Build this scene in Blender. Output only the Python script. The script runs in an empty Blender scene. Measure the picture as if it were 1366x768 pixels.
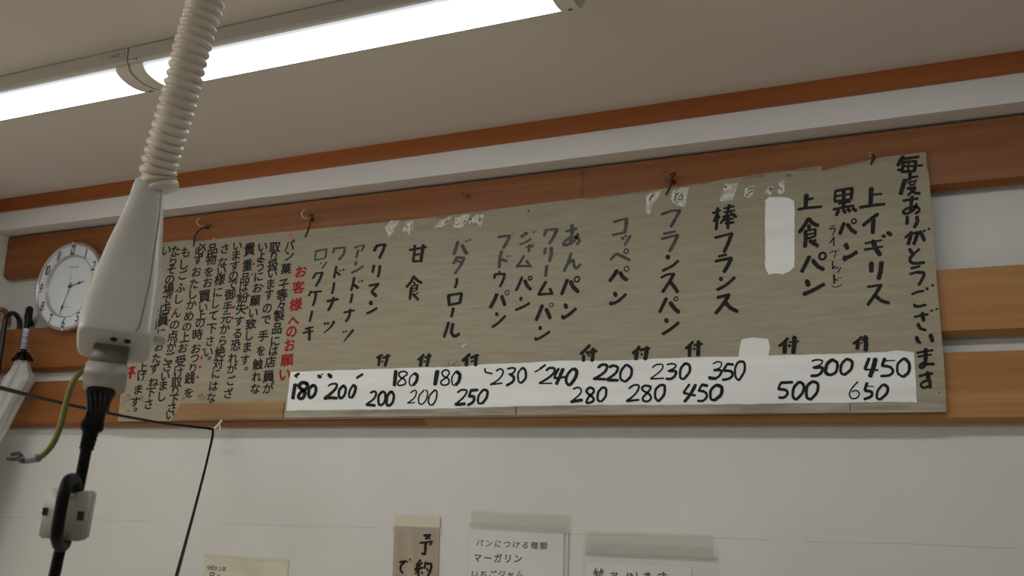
import bpy, bmesh, math, random
from mathutils import Vector, Matrix
random.seed(7)
S = bpy.context.scene
COL = S.collection
PI = math.pi

# ------------------------------------------------------------------ camera
W, H, F = 1366, 768, 1163.03
RM = Matrix(((0.9229789139, 0.3844307194, 0.0179707103),
             (-0.3795806604, 0.9016462480, 0.2072500078),
             (0.0634700460, -0.1981087212, 0.9781229411)))   # rows: right, forward, up
CAM = Vector((0.0, -2.18735, 1.55))
cd = bpy.data.cameras.new('camera')
cam = bpy.data.objects.new('camera', cd)
COL.objects.link(cam)
cd.sensor_fit = 'HORIZONTAL'
cd.sensor_width = 36.0
cd.lens = 36.0 * F / W
cd.clip_start = 0.02
cd.dof.use_dof = True
cd.dof.focus_distance = 2.7
cd.dof.aperture_fstop = 20.0
r_, f_, u_ = RM[0], RM[1], RM[2]
cam.matrix_world = Matrix(((r_[0], u_[0], -f_[0], CAM[0]), (r_[1], u_[1], -f_[1], CAM[1]),
                           (r_[2], u_[2], -f_[2], CAM[2]), (0, 0, 0, 1)))
S.camera = cam

# ------------------------------------------------------------------ world, exposure, lights
S.view_settings.view_transform = 'Standard'
S.view_settings.look = 'None'
S.view_settings.exposure = -0.20
S.view_settings.gamma = 1.0
S.view_settings.use_curve_mapping = False
wd = bpy.data.worlds.new('world')
S.world = wd
wd.use_nodes = True
WB = wd.node_tree.nodes['Background']
WB.inputs[0].default_value = (0.80, 0.90, 1.0, 1)
WB.inputs[1].default_value = 0.12
LENS_POWER = 15.5
for nm, loc, sx, sy, en in (('shop_light', (1.1, -3.2, 2.42), 2.4, 0.12, 17.0),
                            ('fill_light_left', (-2.1, -2.6, 2.42), 1.3, 0.12, 32.0)):  # second lamp: unseen fill, added to brighten the left wall and outlet
    ld = bpy.data.lights.new(nm, 'AREA')
    ld.shape = 'RECTANGLE'
    ld.size, ld.size_y, ld.energy, ld.color = sx, sy, en, (1.0, 0.98, 0.94)
    lo = bpy.data.objects.new(nm, ld)
    lo.location = loc
    COL.objects.link(lo)

# ------------------------------------------------------------------ helpers
def ray(u, v):
    a, b = (u - W / 2) / F, (H / 2 - v) / F
    return RM[0] * a + RM[1] + RM[2] * b
def at(u, v, y):                      # the point of the plane y = const seen at a pixel
    d = ray(u, v)
    return CAM + d * ((y - CAM.y) / d.y)
def atz(u, v, z):
    d = ray(u, v)
    return CAM + d * ((z - CAM.z) / d.z)

def tag(o, label=None, cat=None, group=None, kind=None):
    if label: o['label'] = label
    if cat: o['category'] = cat
    if group: o['group'] = group
    if kind: o['kind'] = kind
    return o
def obj(name, bm, m, parent=None, smooth=False, loc=None):
    me = bpy.data.meshes.new(name)
    bm.normal_update()
    bm.to_mesh(me)
    bm.free()
    if m: me.materials.append(m)
    if smooth:
        for p in me.polygons: p.use_smooth = True
    o = bpy.data.objects.new(name, me)
    COL.objects.link(o)
    if parent:
        o.parent = parent
        o.matrix_parent_inverse = Matrix.Translation(parent.location).inverted()
    return o
def thing(name, loc, label, cat, group=None):
    o = bpy.data.objects.new(name, None)
    o.empty_display_size = 0.05
    o.location = loc
    COL.objects.link(o)
    return tag(o, label, cat, group)
def add_box(bm, x0, x1, y0, y1, z0, z1, bev=0.0):
    vs = [bm.verts.new((x, y, z)) for x in (x0, x1) for y in (y0, y1) for z in (z0, z1)]
    fs = [bm.faces.new([vs[i] for i in q]) for q in
          ((0, 1, 3, 2), (4, 6, 7, 5), (0, 4, 5, 1), (2, 3, 7, 6), (0, 2, 6, 4), (1, 5, 7, 3))]
    if bev > 0:
        es = list({e for f in fs for e in f.edges})
        bmesh.ops.bevel(bm, geom=es, offset=bev, segments=2, affect='EDGES', profile=0.5)
    return vs
def box(*a, bev=0.0):
    bm = bmesh.new()
    add_box(bm, *a, bev=bev)
    return bm
def catmull(P, n=8):
    P = [Vector(p) for p in P]
    if len(P) < 3: return [P[0].lerp(P[1], i / n) for i in range(n + 1)]
    out = []
    for i in range(len(P) - 1):
        p0 = P[i - 1] if i else P[0] * 2 - P[1]
        p1, p2 = P[i], P[i + 1]
        p3 = P[i + 2] if i + 2 < len(P) else P[-1] * 2 - P[-2]
        for k in range(n):
            t = k / n
            out.append(0.5 * ((2 * p1) + (p2 - p0) * t + (2 * p0 - 5 * p1 + 4 * p2 - p3) * t * t + (3 * p1 - p0 - 3 * p2 + p3) * t ** 3))
    out.append(P[-1])
    return out
def sweep(bm, path, rad, seg=16, caps=True):      # a tube along points; rad may be a list
    n = len(path)
    ref = None
    rings = []
    for i, p in enumerate(path):
        t = (path[min(i + 1, n - 1)] - path[max(i - 1, 0)])
        if t.length < 1e-9: t = Vector((0, 0, 1))
        t.normalize()
        if ref is None:
            ref = t.orthogonal().normalized()
        else:
            ref = (ref - t * ref.dot(t)).normalized()
        b = t.cross(ref)
        r = rad[i] if isinstance(rad, (list, tuple)) else rad
        rings.append([bm.verts.new(p + (ref * math.cos(2 * PI * k / seg) + b * math.sin(2 * PI * k / seg)) * r) for k in range(seg)])
    for a, b in zip(rings, rings[1:]):
        for k in range(seg):
            bm.faces.new((a[k], a[(k + 1) % seg], b[(k + 1) % seg], b[k]))
    if caps:
        bm.faces.new(rings[0][::-1])
        bm.faces.new(rings[-1])
def tube(path, rad, seg=16, n=8, smooth_path=True):
    bm = bmesh.new()
    sweep(bm, catmull(path, n) if smooth_path else [Vector(p) for p in path], rad, seg)
    return bm
def loft(bm, loops, caps=True):
    L = [[bm.verts.new(p) for p in l] for l in loops]
    n = len(L[0])
    for a, b in zip(L, L[1:]):
        for k in range(n):
            bm.faces.new((a[k], a[(k + 1) % n], b[(k + 1) % n], b[k]))
    if caps:
        bm.faces.new(L[0][::-1])
        bm.faces.new(L[-1])
    bmesh.ops.recalc_face_normals(bm, faces=bm.faces[:])
def lathe(bm, prof, c, seg=72):       # profile (r, y) turned about the axis y through c
    rings = []
    for r, y in prof:
        rings.append([bm.verts.new((c[0] + r * math.cos(2 * PI * k / seg), y, c[2] + r * math.sin(2 * PI * k / seg))) for k in range(seg)])
    for a, b in zip(rings, rings[1:]):
        for k in range(seg):
            bm.faces.new((a[k], a[(k + 1) % seg], b[(k + 1) % seg], b[k]))
    bmesh.ops.recalc_face_normals(bm, faces=bm.faces[:])
def flat(bm, pts):                    # one flat polygon, facing -y
    f = bm.faces.new([bm.verts.new(p) for p in pts])
    f.normal_update()
    if f.normal.y > 0: f.normal_flip()
    return f
def slab(bm, pts, dy):                # polygon in a y-plane given the thickness dy behind it
    a = [bm.verts.new(p) for p in pts]
    b = [bm.verts.new((p[0], p[1] + dy, p[2])) for p in pts]
    bm.faces.new(a)
    bm.faces.new(b[::-1])
    n = len(a)
    for k in range(n):
        bm.faces.new((a[k], b[k], b[(k + 1) % n], a[(k + 1) % n]))
    bmesh.ops.recalc_face_normals(bm, faces=bm.faces[:])

# ------------------------------------------------------------------ materials
def srgb(r, g, b):
    f = lambda c: (c / 255) / 12.92 if c / 255 <= 0.04045 else ((c / 255 + 0.055) / 1.055) ** 2.4
    return (f(r), f(g), f(b), 1)
def mat(name, c, rough=0.6, metal=0.0, spec=0.5):
    m = bpy.data.materials.new(name)
    m.use_nodes = True
    b = m.node_tree.nodes['Principled BSDF']
    b.inputs['Base Color'].default_value = c
    b.inputs['Roughness'].default_value = rough
    b.inputs['Metallic'].default_value = metal
    b.inputs['Specular IOR Level'].default_value = spec
    return m
def noisy(m, scale, c1, c2, detail=4.0, bump=0.0, lo=0.35, hi=0.65, bscale=None, dist=0.0):
    nt = m.node_tree
    N, L = nt.nodes, nt.links
    b = N['Principled BSDF']
    tc = N.new('ShaderNodeTexCoord')
    mp = N.new('ShaderNodeMapping')
    mp.inputs['Scale'].default_value = scale
    L.new(tc.outputs['Object'], mp.inputs[0])
    nz = N.new('ShaderNodeTexNoise')
    nz.inputs['Scale'].default_value = 1.0
    nz.inputs['Detail'].default_value = detail
    nz.inputs['Distortion'].default_value = dist
    L.new(mp.outputs[0], nz.inputs[0])
    cr = N.new('ShaderNodeValToRGB')
    cr.color_ramp.elements[0].position, cr.color_ramp.elements[1].position = lo, hi
    cr.color_ramp.elements[0].color, cr.color_ramp.elements[1].color = c1, c2
    L.new(nz.outputs[0], cr.inputs[0])
    L.new(cr.outputs[0], b.inputs['Base Color'])
    if bump:
        src = nz
        if bscale:
            mp2 = N.new('ShaderNodeMapping')
            mp2.inputs['Scale'].default_value = bscale
            L.new(tc.outputs['Object'], mp2.inputs[0])
            src = N.new('ShaderNodeTexNoise')
            src.inputs['Scale'].default_value = 1.0
            src.inputs['Detail'].default_value = 3.0
            L.new(mp2.outputs[0], src.inputs[0])
        bp = N.new('ShaderNodeBump')
        bp.inputs['Strength'].default_value = bump
        bp.inputs['Distance'].default_value = 0.002
        L.new(src.outputs[0], bp.inputs['Height'])
        L.new(bp.outputs[0], b.inputs['Normal'])
    return m
def wood(name, a, b, sc=(1.2, 30, 38), rough=0.45):
    return noisy(mat(name, a, rough, spec=0.35), sc, a, b, 6.0, 0.06, 0.3, 0.72, dist=0.6)

M = {}
M['wall'] = noisy(mat('wall_paint', srgb(236, 232, 225), 0.7, spec=0.2), (1.5, 1.5, 1.5), srgb(233, 229, 222), srgb(239, 236, 229), 3)
M['white'] = noisy(mat('white_paint', srgb(222, 220, 216), 0.6, spec=0.3), (0.8, 3, 6), srgb(231, 228, 224), srgb(240, 239, 236), 3)
M['ceil'] = noisy(mat('ceiling_paint', srgb(216, 206, 190), 0.85, spec=0.1), (1.2, 1.2, 1.2), srgb(216, 208, 196), srgb(222, 214, 203), 2)
M['wood'] = wood('orange_brown_wood', srgb(128, 74, 33), srgb(152, 95, 45))
M['wood_mid'] = wood('tan_brown_wood', srgb(153, 106, 58), srgb(180, 133, 79))
M['wood_dark'] = wood('red_brown_wood', srgb(147, 81, 36), srgb(171, 98, 46))
M['floor'] = noisy(mat('floor_vinyl', srgb(150, 140, 125), 0.5), (3, 3, 3), srgb(178, 168, 153), srgb(192, 182, 168))
M['board'] = noisy(mat('khaki_board_paint', srgb(156, 146, 124), 0.62, spec=0.3), (9, 60, 75), srgb(150, 141, 118), srgb(165, 156, 134), 7, 0.8, 0.25, 0.75, bscale=(12, 60, 110), dist=.4)
M['batten'] = noisy(mat('grey_weathered_wood', srgb(150, 140, 125), 0.7), (6, 40, 60), srgb(128, 117, 102), srgb(176, 168, 152), 5, 0.2, 0.3, 0.7)
M['tanwood'] = noisy(mat('bare_tan_wood', srgb(150, 112, 74), 0.7), (3, 40, 60), srgb(132, 96, 60), srgb(168, 130, 88), 5, 0.1, 0.3, 0.7)
M['bare'] = noisy(mat('bare_plywood', srgb(142, 124, 104), 0.8), (30, 30, 30), srgb(128, 108, 90), srgb(158, 142, 122))
M['strip'] = noisy(mat('white_brushed_paint', srgb(232, 232, 227), 0.55), (3, 10, 40), srgb(226, 226, 220), srgb(238, 238, 234), 4, 0.03, 0.3, 0.7)
M['scrape'] = noisy(mat('scraped_white_paint', srgb(200, 197, 186), 0.7), (120, 120, 90), srgb(178, 171, 153), srgb(222, 221, 214), 4, 0.0, 0.38, 0.6)
M['ink'] = noisy(mat('black_ink', srgb(30, 29, 29), 0.6, spec=0.2), (60, 60, 60), srgb(20, 20, 21), srgb(40, 38, 37))
M['inkfade'] = noisy(mat('faded_black_ink', srgb(70, 70, 72), 0.5, spec=0.4), (50, 50, 50), srgb(40, 40, 42), srgb(72, 70, 66))
M['red'] = noisy(mat('red_ink', srgb(150, 26, 26), 0.6, spec=.2), (60, 60, 60), srgb(138, 20, 20), srgb(166, 40, 36))
M['redfade'] = mat('faded_red_ink', srgb(196, 112, 104), 0.6)
M['stain'] = noisy(mat('brown_stain', srgb(140, 118, 98), 0.7), (80, 80, 80), srgb(122, 98, 78), srgb(168, 152, 130))
M['case'] = mat('white_enamel_steel', srgb(206, 200, 188), 0.4)
M['capp'] = mat('warm_white_plastic', srgb(226, 219, 206), 0.45)
M['dirt'] = mat('dusty_scuff', srgb(130, 118, 102), 0.9)
M['hose'] = noisy(mat('cream_hose_plastic', srgb(216, 204, 184), 0.42), (40, 40, 40), srgb(208, 196, 176), srgb(222, 211, 192))
M['house'] = noisy(mat('off_white_plastic', srgb(203, 201, 195), 0.38), (8, 8, 8), srgb(199, 197, 190), srgb(207, 205, 199))
M['seam'] = mat('dark_seam', srgb(110, 106, 98), 0.7)
M['greyp'] = mat('grey_plastic', srgb(112, 106, 96), 0.5)  # darkened so the shade on the adapter neck is in its colour
M['greyl'] = mat('light_grey_plastic', srgb(176, 170, 158), 0.5)
M['black'] = mat('black_rubber', srgb(11, 10, 10), 0.55, spec=.16)
M['blackg'] = mat('black_gloss_plastic', srgb(11, 10, 11), 0.4, spec=.25)
M['core'] = noisy(mat('grey_white_plastic', srgb(166, 162, 150), 0.5), (20, 20, 20), srgb(161, 157, 145), srgb(171, 167, 155))
M['slot'] = mat('dark_slot', srgb(34, 32, 30), 0.7)
M['green'] = mat('green_insulation', srgb(106, 108, 42), 0.5)
M['yellow'] = mat('yellow_insulation', srgb(160, 148, 62), 0.5)
M['crimp'] = mat('grey_crimp_sleeve', srgb(128, 132, 142), 0.5)
M['steel'] = mat('dull_steel', srgb(120, 112, 102), 0.4, 0.9)
M['brass'] = mat('pale_brass', srgb(190, 172, 140), 0.35, 0.8)
M['rust'] = mat('rusty_wire', srgb(70, 48, 36), 0.6, 0.5)
M['peg'] = mat('cream_plastic', srgb(214, 196, 164), 0.5)
M['rim'] = mat('silver_rim', srgb(200, 198, 198), 0.28, 0.85)
M['dial'] = mat('white_dial', srgb(222, 226, 226), 0.5)
M['dialring'] = mat('silver_ring', srgb(176, 178, 178), 0.35, 0.4)
M['num'] = mat('charcoal_print', srgb(52, 50, 50), 0.6)
M['crook'] = noisy(mat('varnished_cane', srgb(150, 100, 50), 0.3), (60, 60, 60), srgb(130, 84, 40), srgb(166, 116, 62))
M['navy'] = mat('black_blue_handle', srgb(28, 30, 40), 0.3)
M['blue'] = mat('blue_label', srgb(70, 96, 140), 0.5)
M['labelw'] = mat('label_white', srgb(190, 192, 196), 0.5)
M['kraft'] = noisy(mat('brown_card', srgb(168, 154, 134), 0.8), (40, 8, 3), srgb(163, 148, 128), srgb(174, 160, 140))
M['tape'] = mat('cream_tape', srgb(206, 198, 172), 0.5)
M['paper'] = noisy(mat('white_paper', srgb(222, 218, 212), 0.8), (8, 8, 8), srgb(217, 213, 207), srgb(226, 223, 218))
M['ypaper'] = noisy(mat('yellowed_paper', srgb(204, 200, 176), 0.8), (10, 10, 10), srgb(197, 192, 166), srgb(209, 206, 186))
M['tapeg'] = mat('translucent_tape', srgb(206, 202, 190), 0.4)
M['pen'] = mat('black_pen', srgb(36, 35, 36), 0.6)

def clearm(name, tint, mixf, rough):
    m = bpy.data.materials.new(name)
    m.use_nodes = True
    N, L = m.node_tree.nodes, m.node_tree.links
    N.clear()
    out = N.new('ShaderNodeOutputMaterial')
    tr = N.new('ShaderNodeBsdfTransparent')
    pb = N.new('ShaderNodeBsdfPrincipled')
    pb.inputs['Base Color'].default_value = tint
    pb.inputs['Roughness'].default_value = rough
    mx = N.new('ShaderNodeMixShader')
    mx.inputs[0].default_value = mixf
    L.new(tr.outputs[0], mx.inputs[1])
    L.new(pb.outputs[0], mx.inputs[2])
    L.new(mx.outputs[0], out.inputs[0])
    return m
M['glass'] = clearm('clear_dial_glass', (1, 1, 1, 1), 0.05, 0.05)
M['sleeve'] = clearm('clear_plastic_sleeve', srgb(224, 222, 216), 0.09, 0.15)
M['stape'] = clearm('clear_sticky_tape', srgb(206, 202, 184), 0.17, 0.3)
M['vinyl'] = clearm('milky_vinyl', srgb(206, 206, 200), 0.62, 0.25)

def lens_mat():
    m = bpy.data.materials.new('lit_diffuser')
    m.use_nodes = True
    N, L = m.node_tree.nodes, m.node_tree.links
    N.clear()
    out = N.new('ShaderNodeOutputMaterial')
    em = N.new('ShaderNodeEmission')
    em.inputs[0].default_value = (0.94, 0.98, 1.0, 1)
    tc = N.new('ShaderNodeTexCoord')           # the LED row shines down: the sides by the casing give less light
    sp = N.new('ShaderNodeSeparateXYZ')
    L.new(tc.outputs['Generated'], sp.inputs[0])
    def mth(op, a, b):
        n = N.new('ShaderNodeMath')
        n.operation = op
        n.use_clamp = op == 'MINIMUM'
        for q, v in enumerate((a, b)):
            if isinstance(v, (int, float)): n.inputs[q].default_value = v
            else: L.new(v, n.inputs[q])
        return n.outputs[0]
    t = mth('MINIMUM', mth('DIVIDE', mth('SUBTRACT', 1.0, sp.outputs[2]), 0.80), 1.0)
    ex = mth('MINIMUM', sp.outputs[0], mth('SUBTRACT', 1.0, sp.outputs[0]))
    ex = mth('MINIMUM', mth('ADD', mth('DIVIDE', ex, 0.03), 0.12), 1.0)
    st = mth('ADD', mth('MULTIPLY', mth('MULTIPLY', mth('POWER', t, 3.2), ex), LENS_POWER), 0.80)
    L.new(st, em.inputs[1])
    L.new(em.outputs[0], out.inputs[0])
    return m
M['lens'] = lens_mat()

# wall paint with a fine crack along it
def add_crack(m):
    nt = m.node_tree
    N, L = nt.nodes, nt.links
    b = N['Principled BSDF']
    src = b.inputs['Base Color'].links[0].from_socket
    tc = N.new('ShaderNodeTexCoord')
    sp = N.new('ShaderNodeSeparateXYZ')
    L.new(tc.outputs['Object'], sp.inputs[0])
    nz = N.new('ShaderNodeTexNoise')
    nz.inputs['Scale'].default_value = 3.0
    nz.inputs['Detail'].default_value = 6.0
    L.new(tc.outputs['Object'], nz.inputs[0])
    def math_(op, a, bb):
        n = N.new('ShaderNodeMath')
        n.operation = op
        for i, v in enumerate((a, bb)):
            if isinstance(v, (int, float)): n.inputs[i].default_value = v
            else: L.new(v, n.inputs[i])
        return n.outputs[0]
    line = math_('ADD', math_('MULTIPLY', sp.outputs[0], 0.0143), 1.4108)
    line = math_('ADD', line, math_('MULTIPLY', math_('SUBTRACT', nz.outputs[0], 0.5), 0.012))
    d = math_('ABSOLUTE', math_('SUBTRACT', sp.outputs[2], line), 0)
    k = math_('LESS_THAN', d, 0.0011)
    nz2 = N.new('ShaderNodeTexNoise')
    nz2.inputs['Scale'].default_value = 2.2
    L.new(tc.outputs['Object'], nz2.inputs[0])
    k = math_('MULTIPLY', k, math_('GREATER_THAN', nz2.outputs[0], 0.46))
    mx = N.new('ShaderNodeMix')
    mx.data_type = 'RGBA'
    L.new(math_('MULTIPLY', k, 0.55), mx.inputs[0])
    L.new(src, mx.inputs[6])
    mx.inputs[7].default_value = srgb(180, 174, 164)
    L.new(mx.outputs[2], b.inputs['Base Color'])
M['wallc'] = noisy(mat('wall_paint_cracked', srgb(214, 211, 204), 0.7, spec=0.2), (1.5, 1.5, 1.5), srgb(208, 205, 198), srgb(219, 216, 210), 3)
add_crack(M['wallc'])

# ------------------------------------------------------------------ the setting
XL, ZC, XR, YF = -2.926, 2.487, 2.6, -5.4
def struct(name, bm, m):
    return tag(obj(name, bm, m), kind='structure')
struct('wall_back', box(XL - .1, XR, 0.0, 0.1, 0, ZC + .1), M['wallc'])
struct('wall_left', box(XL - .1, XL, YF, 0.0, 0, ZC + .1), M['wall'])
struct('ceiling', box(XL, XR, YF, 0.0, ZC, ZC + .1), M['ceil'])
struct('floor', box(XL, XR, YF, 0.0, -0.1, 0.0), M['floor'])
ZB, YB = 2.3717, -0.1007
struct('trim_1', box(XL, XR, YB, 0.0, ZB, ZC, bev=.0015), M['white'])                        # boxed-in beam under the ceiling
struct('trim_2', box(XL + .011, XR, YB - .012, YB, 2.4385, ZC, bev=.001), M['wood_dark'])    # wooden cornice
struct('trim_3', box(XL, XL + .011, YF, YB - .0005, 2.4385, ZC, bev=.001), M['wood_dark'])
YS = -0.038                                                                                   # face of the wall boards
xj = at(777, 245, YS).x
def plank(x0, x1, z0, z1):             # wall board with its lower back edge sloped off
    bm = bmesh.new()
    p = [(YS + .001, z1), (YS, z1 - .001), (YS, z0 + .001), (YS + .0012, z0 - .0006), (-.020, z0 - .0125), (-.020, z1)]
    loft(bm, [[Vector((x, y, z)) for y, z in p] for x in (x0, x1)])
    return bm
struct('trim_4', plank(XL + .004, xj - .0006, 2.2195, 2.3640), M['wood'])
struct('trim_5', plank(xj + .0006, XR, 2.2195, 2.3640), M['wood'])
struct('trim_6', plank(XL + .004, -.9606, 1.8775, 2.0180), M['wood'])
struct('trim_7', plank(-.9594, XR, 1.8775, 2.0180), M['wood_mid'])
struct('trim_11', plank(XL + .004, -1.1606, 1.6855, 1.8290), M['wood'])
struct('trim_12', plank(-1.1594, XR, 1.6855, 1.8290), M['wood_mid'])
for i, (z0, z1) in enumerate(((2.228, 2.356), (1.90, 1.995), (1.71, 1.80))):                  # battens the boards are nailed to
    bm = bmesh.new()
    for x in (-2.2, -1.3, -.4, .6, 1.6):
        add_box(bm, x - .02, x + .02, -.020, 0.0, z0, z1)
    struct('trim_%d' % (8 + i), bm, M['wood'])

# ------------------------------------------------------------------ ceiling lights
YN, YW = -0.834, 0.128                 # near edge and width of the light casing
def ceiling_light(x0, x1, label):
    yc = YN + YW / 2
    t = thing('ceiling_light', ((x0 + x1) / 2, yc, ZC), label, 'ceiling light', 'strip lights in a row on the ceiling')
    def sec(x, pts): return [(x, yc + a, ZC - b) for a, b in pts]
    h = YW / 2
    bm = bmesh.new()
    prof = [(-h, .0022), (-h, .033), (-h + .003, .038), (-h + .010, .040), (h - .010, .040), (h - .003, .038), (h, .033), (h, .0022)]
    loft(bm, [sec(x0, prof), sec(x1, prof)])
    add_box(bm, x0 + .004, x1 - .004, yc - h + .010, yc + h - .010, ZC - .0022, ZC)
    obj('housing', bm, M['case'], t)
    w, dz = h - .009, .025
    arc = [(-w * math.cos(PI * k / 20), .0402 + dz * math.sin(PI * k / 20) ** 0.9) for k in range(21)]
    bm = bmesh.new()
    loft(bm, [sec(x0 + .038, arc), sec(x1 - .038, arc)])
    obj('diffuser', bm, M['lens'], t, False)
    w2 = w + .0025
    arc2 = [(-w2 * math.cos(PI * k / 20), .0398 + (dz + .002) * math.sin(PI * k / 20) ** 0.9) for k in range(21)]
    for xa, xb in ((x0 + .001, x0 + .038), (x1 - .038, x1 - .001)):
        bm = bmesh.new()
        loft(bm, [sec(xa, arc2), sec(xb, arc2)])
        e = obj('end_cap', bm, M['capp'], t)
        xm = (xa + xb) / 2
        bm = bmesh.new()
        add_box(bm, xm - .004, xm + .004, yc + .030, yc + .036, ZC - .0640, ZC - .0560)
        obj('latch', bm, M['greyp'], e)
    return t
ceiling_light(-2.56, -1.535, 'lit white strip light on the ceiling, leaving the frame at the left')
l2 = ceiling_light(-1.531, -.480, 'lit white strip light on the ceiling behind the cream hose')
ceiling_light(-.390, .62, 'lit white strip light on the ceiling, right of the others, beyond the frame')
bm = bmesh.new()
for k in range(34):                    # grime left by old stickers on the casing
    x = -1.572 + random.gauss(0, .020)
    z = ZC - .016 + random.gauss(0, .0055)
    z = min(max(z, ZC - .031), ZC - .004)
    a = random.uniform(0, PI)
    q0, q1 = random.uniform(.001, .005), random.uniform(.0004, .0011)
    flat(bm, [(x + q0 * math.cos(w) * math.cos(a) - q1 * math.sin(w) * math.sin(a), YN - .0005, z + q0 * math.cos(w) * math.sin(a) + q1 * math.sin(w) * math.cos(a)) for w in (0, 1, 2, 3, 4, 5)])
add_box(bm, -1.529, -1.502, YN - .0006, YN - .0002, ZC - .0330, ZC - .0318)
add_box(bm, -1.506, -1.502, YN - .0006, YN - .0002, ZC - .0362, ZC - .0325)
obj('grime', bm, M['dirt'], l2)

# ------------------------------------------------------------------ brush lettering
BY = -0.050                            # face of the menu board
_k = [0]
class Ink:
    """collects brush strokes given in photo pixels and lays them on a plane y = const"""
    def __init__(s, y=BY, heavy=1.17): s.bm = bmesh.new(); s.y = y; s.heavy = heavy
    def lay(s, u, v):
        p = at(u, v, s.y)
        return (p.x, s.y - .0004 - (_k[0] % 400) * 1.2e-6, p.z)
    def stroke(s, pts, w0, w1=None):
        _k[0] += 1
        w1 = w0 * .92 if w1 is None else w1
        P = catmull([(a, b, 0) for a, b in pts], 6) if len(pts) > 2 else [Vector((*pts[0], 0)), Vector((*pts[0], 0)).lerp(Vector((*pts[-1], 0)), .5), Vector((*pts[-1], 0))]
        Q = [P[0]]
        for p in P[1:]:
            if (p - Q[-1]).length > .05: Q.append(p)
        P = Q
        n = len(P)
        if n < 2: return
        Lf, Rt = [], []
        for i in range(n):
            t = (P[min(i + 1, n - 1)] - P[max(i - 1, 0)]).normalized()
            nn = Vector((-t.y, t.x, 0))
            w = (w0 + (w1 - w0) * i / (n - 1)) / 2
            w *= 1 + .06 * math.sin(i * 1.7 + _k[0])
            Lf.append(P[i] + nn * w)
            Rt.append(P[i] - nn * w)
        vl = [s.bm.verts.new(s.lay(p.x, p.y)) for p in Lf]
        vr = [s.bm.verts.new(s.lay(p.x, p.y)) for p in Rt]
        for i in range(n - 1):
            s.bm.faces.new((vl[i], vl[i + 1], vr[i + 1], vr[i]))
        for e, (a, b) in ((0, (vr[0], vl[0])), (n - 1, (vl[-1], vr[-1]))):
            t = (P[1] - P[0] if e == 0 else P[-1] - P[-2]).normalized() * (-1 if e == 0 else 1)
            nn = Vector((-t.y, t.x, 0))
            w = (w0 if e == 0 else w1) / 2
            cap = [P[e] + nn * (w * math.cos(q)) + t * (w * .62 * math.sin(q)) for q in (PI * .25, PI * .5, PI * .75)]
            vs = [s.bm.verts.new(s.lay(p.x, p.y)) for p in cap]
            s.bm.faces.new([b if e == 0 else a] + vs + [a if e == 0 else b]) if e == 0 else s.bm.faces.new([a] + vs + [b])
    def ring(s, c, r, w, sl=-.15, ry=None):
        ry = ry or r
        s.stroke([(c[0] + r * math.cos(q * PI / 5), c[1] + ry * math.sin(q * PI / 5) + sl * r * math.cos(q * PI / 5)) for q in range(11)], w, w)
    def crop(s, ox, oy, text, sc=7.68):
        for part in text.split(';'):
            tk = part.split()
            if not tk: continue
            if tk[0] == 'o':           # o x,y radius width
                x, y = map(float, tk[1].split(','))
                s.ring((ox + x / sc, oy + y / sc), float(tk[2]) / sc, float(tk[3]) / sc)
                continue
            w = tk[0].split('>')
            w0 = float(w[0]) * s.heavy / sc
            w1 = float(w[1]) * s.heavy / sc if len(w) > 1 else None
            s.stroke([(ox + float(q.split(',')[0]) / sc, oy + float(q.split(',')[1]) / sc) for q in tk[1:]], w0, w1)
        return s
    def done(s, name, m, parent):
        for f in s.bm.faces:
            f.normal_update()
            if f.normal.y > 0: f.normal_flip()
        return obj(name, s.bm, m, parent)

GL = {}
def glyph(ch, off=0.018):              # outline of one character of the built-in lettering
    key = (ch, off)
    if key not in GL:
        c = bpy.data.curves.new('glyph', 'FONT')
        c.body = ch
        c.size = 1.0
        c.offset = off
        c.resolution_u = 3
        o = bpy.data.objects.new('glyph', c)
        COL.objects.link(o)
        bpy.context.view_layer.update()
        me = o.evaluated_get(bpy.context.evaluated_depsgraph_get()).to_mesh()
        vs = [(v.co.x, v.co.y) for v in me.vertices]
        fs = [tuple(p.vertices) for p in me.polygons]
        bpy.data.objects.remove(o)
        bpy.data.curves.remove(c)
        GL[key] = (vs, fs)
    return GL[key]
def put(bm, ch, x, y, z, hx, hz, rot=0.0, shear=0.0, cx=0.5, cz=0.36, off=0.018):
    if off > 0:
        for k, (a, b) in enumerate(((-1, -.5), (1, .5), (-.5, 1), (.5, -1), (0, 0))):
            put(bm, ch, x + a * off * hx, y - k * 4e-6, z + b * off * hz, hx, hz, rot, shear, cx, cz, 0)
        return
    vs, fs = glyph(ch, 0)
    c, s_ = math.cos(rot), math.sin(rot)
    V = []
    for a, b in vs:
        a, b = (a - cx) * hx, (b - cz) * hz
        a += shear * b
        V.append(bm.verts.new((x + a * c - b * s_, y, z + a * s_ + b * c)))
    for f in fs:
        try:
            q = bm.faces.new([V[i] for i in f])
            q.normal_update()
            if q.normal.y > 0: q.normal_flip()
        except ValueError: pass

# ------------------------------------------------------------------ the menu board
edge = [(157, 562), (1263, 549.5), (1259, 480), (1250, 380), (1243, 280), (1238.5, 228), (1237, 226), (1236.5, 222), (1235, 202.5), (1195, 207.5), (1178, 209.5), (1164, 212),
        (1130, 219.5), (1097, 228), (1095, 221), (1066, 225), (1062, 227), (1036, 229), (960, 240), (944, 243.5), (900, 249.5), (868, 253.5), (812, 262), (783, 265), (778, 264.2), (730, 270), (660, 279),
        (645, 281), (580, 289.5), (520, 295.5), (440, 303), (380, 309), (335, 313.5), (300, 317.5), (275, 320.2), (272, 321.2), (258, 321.5), (254, 319.6), (222, 323)]
pts = [at(u, v, BY) for u, v in edge]
zl = pts[-1].z
xl = at(157, 550, BY).x
pts += [Vector((xl + .002, BY, zl - .003)), Vector((xl, BY, zl - .2)), Vector((xl + .004, BY, zl - .4))]
bm = bmesh.new()
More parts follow.
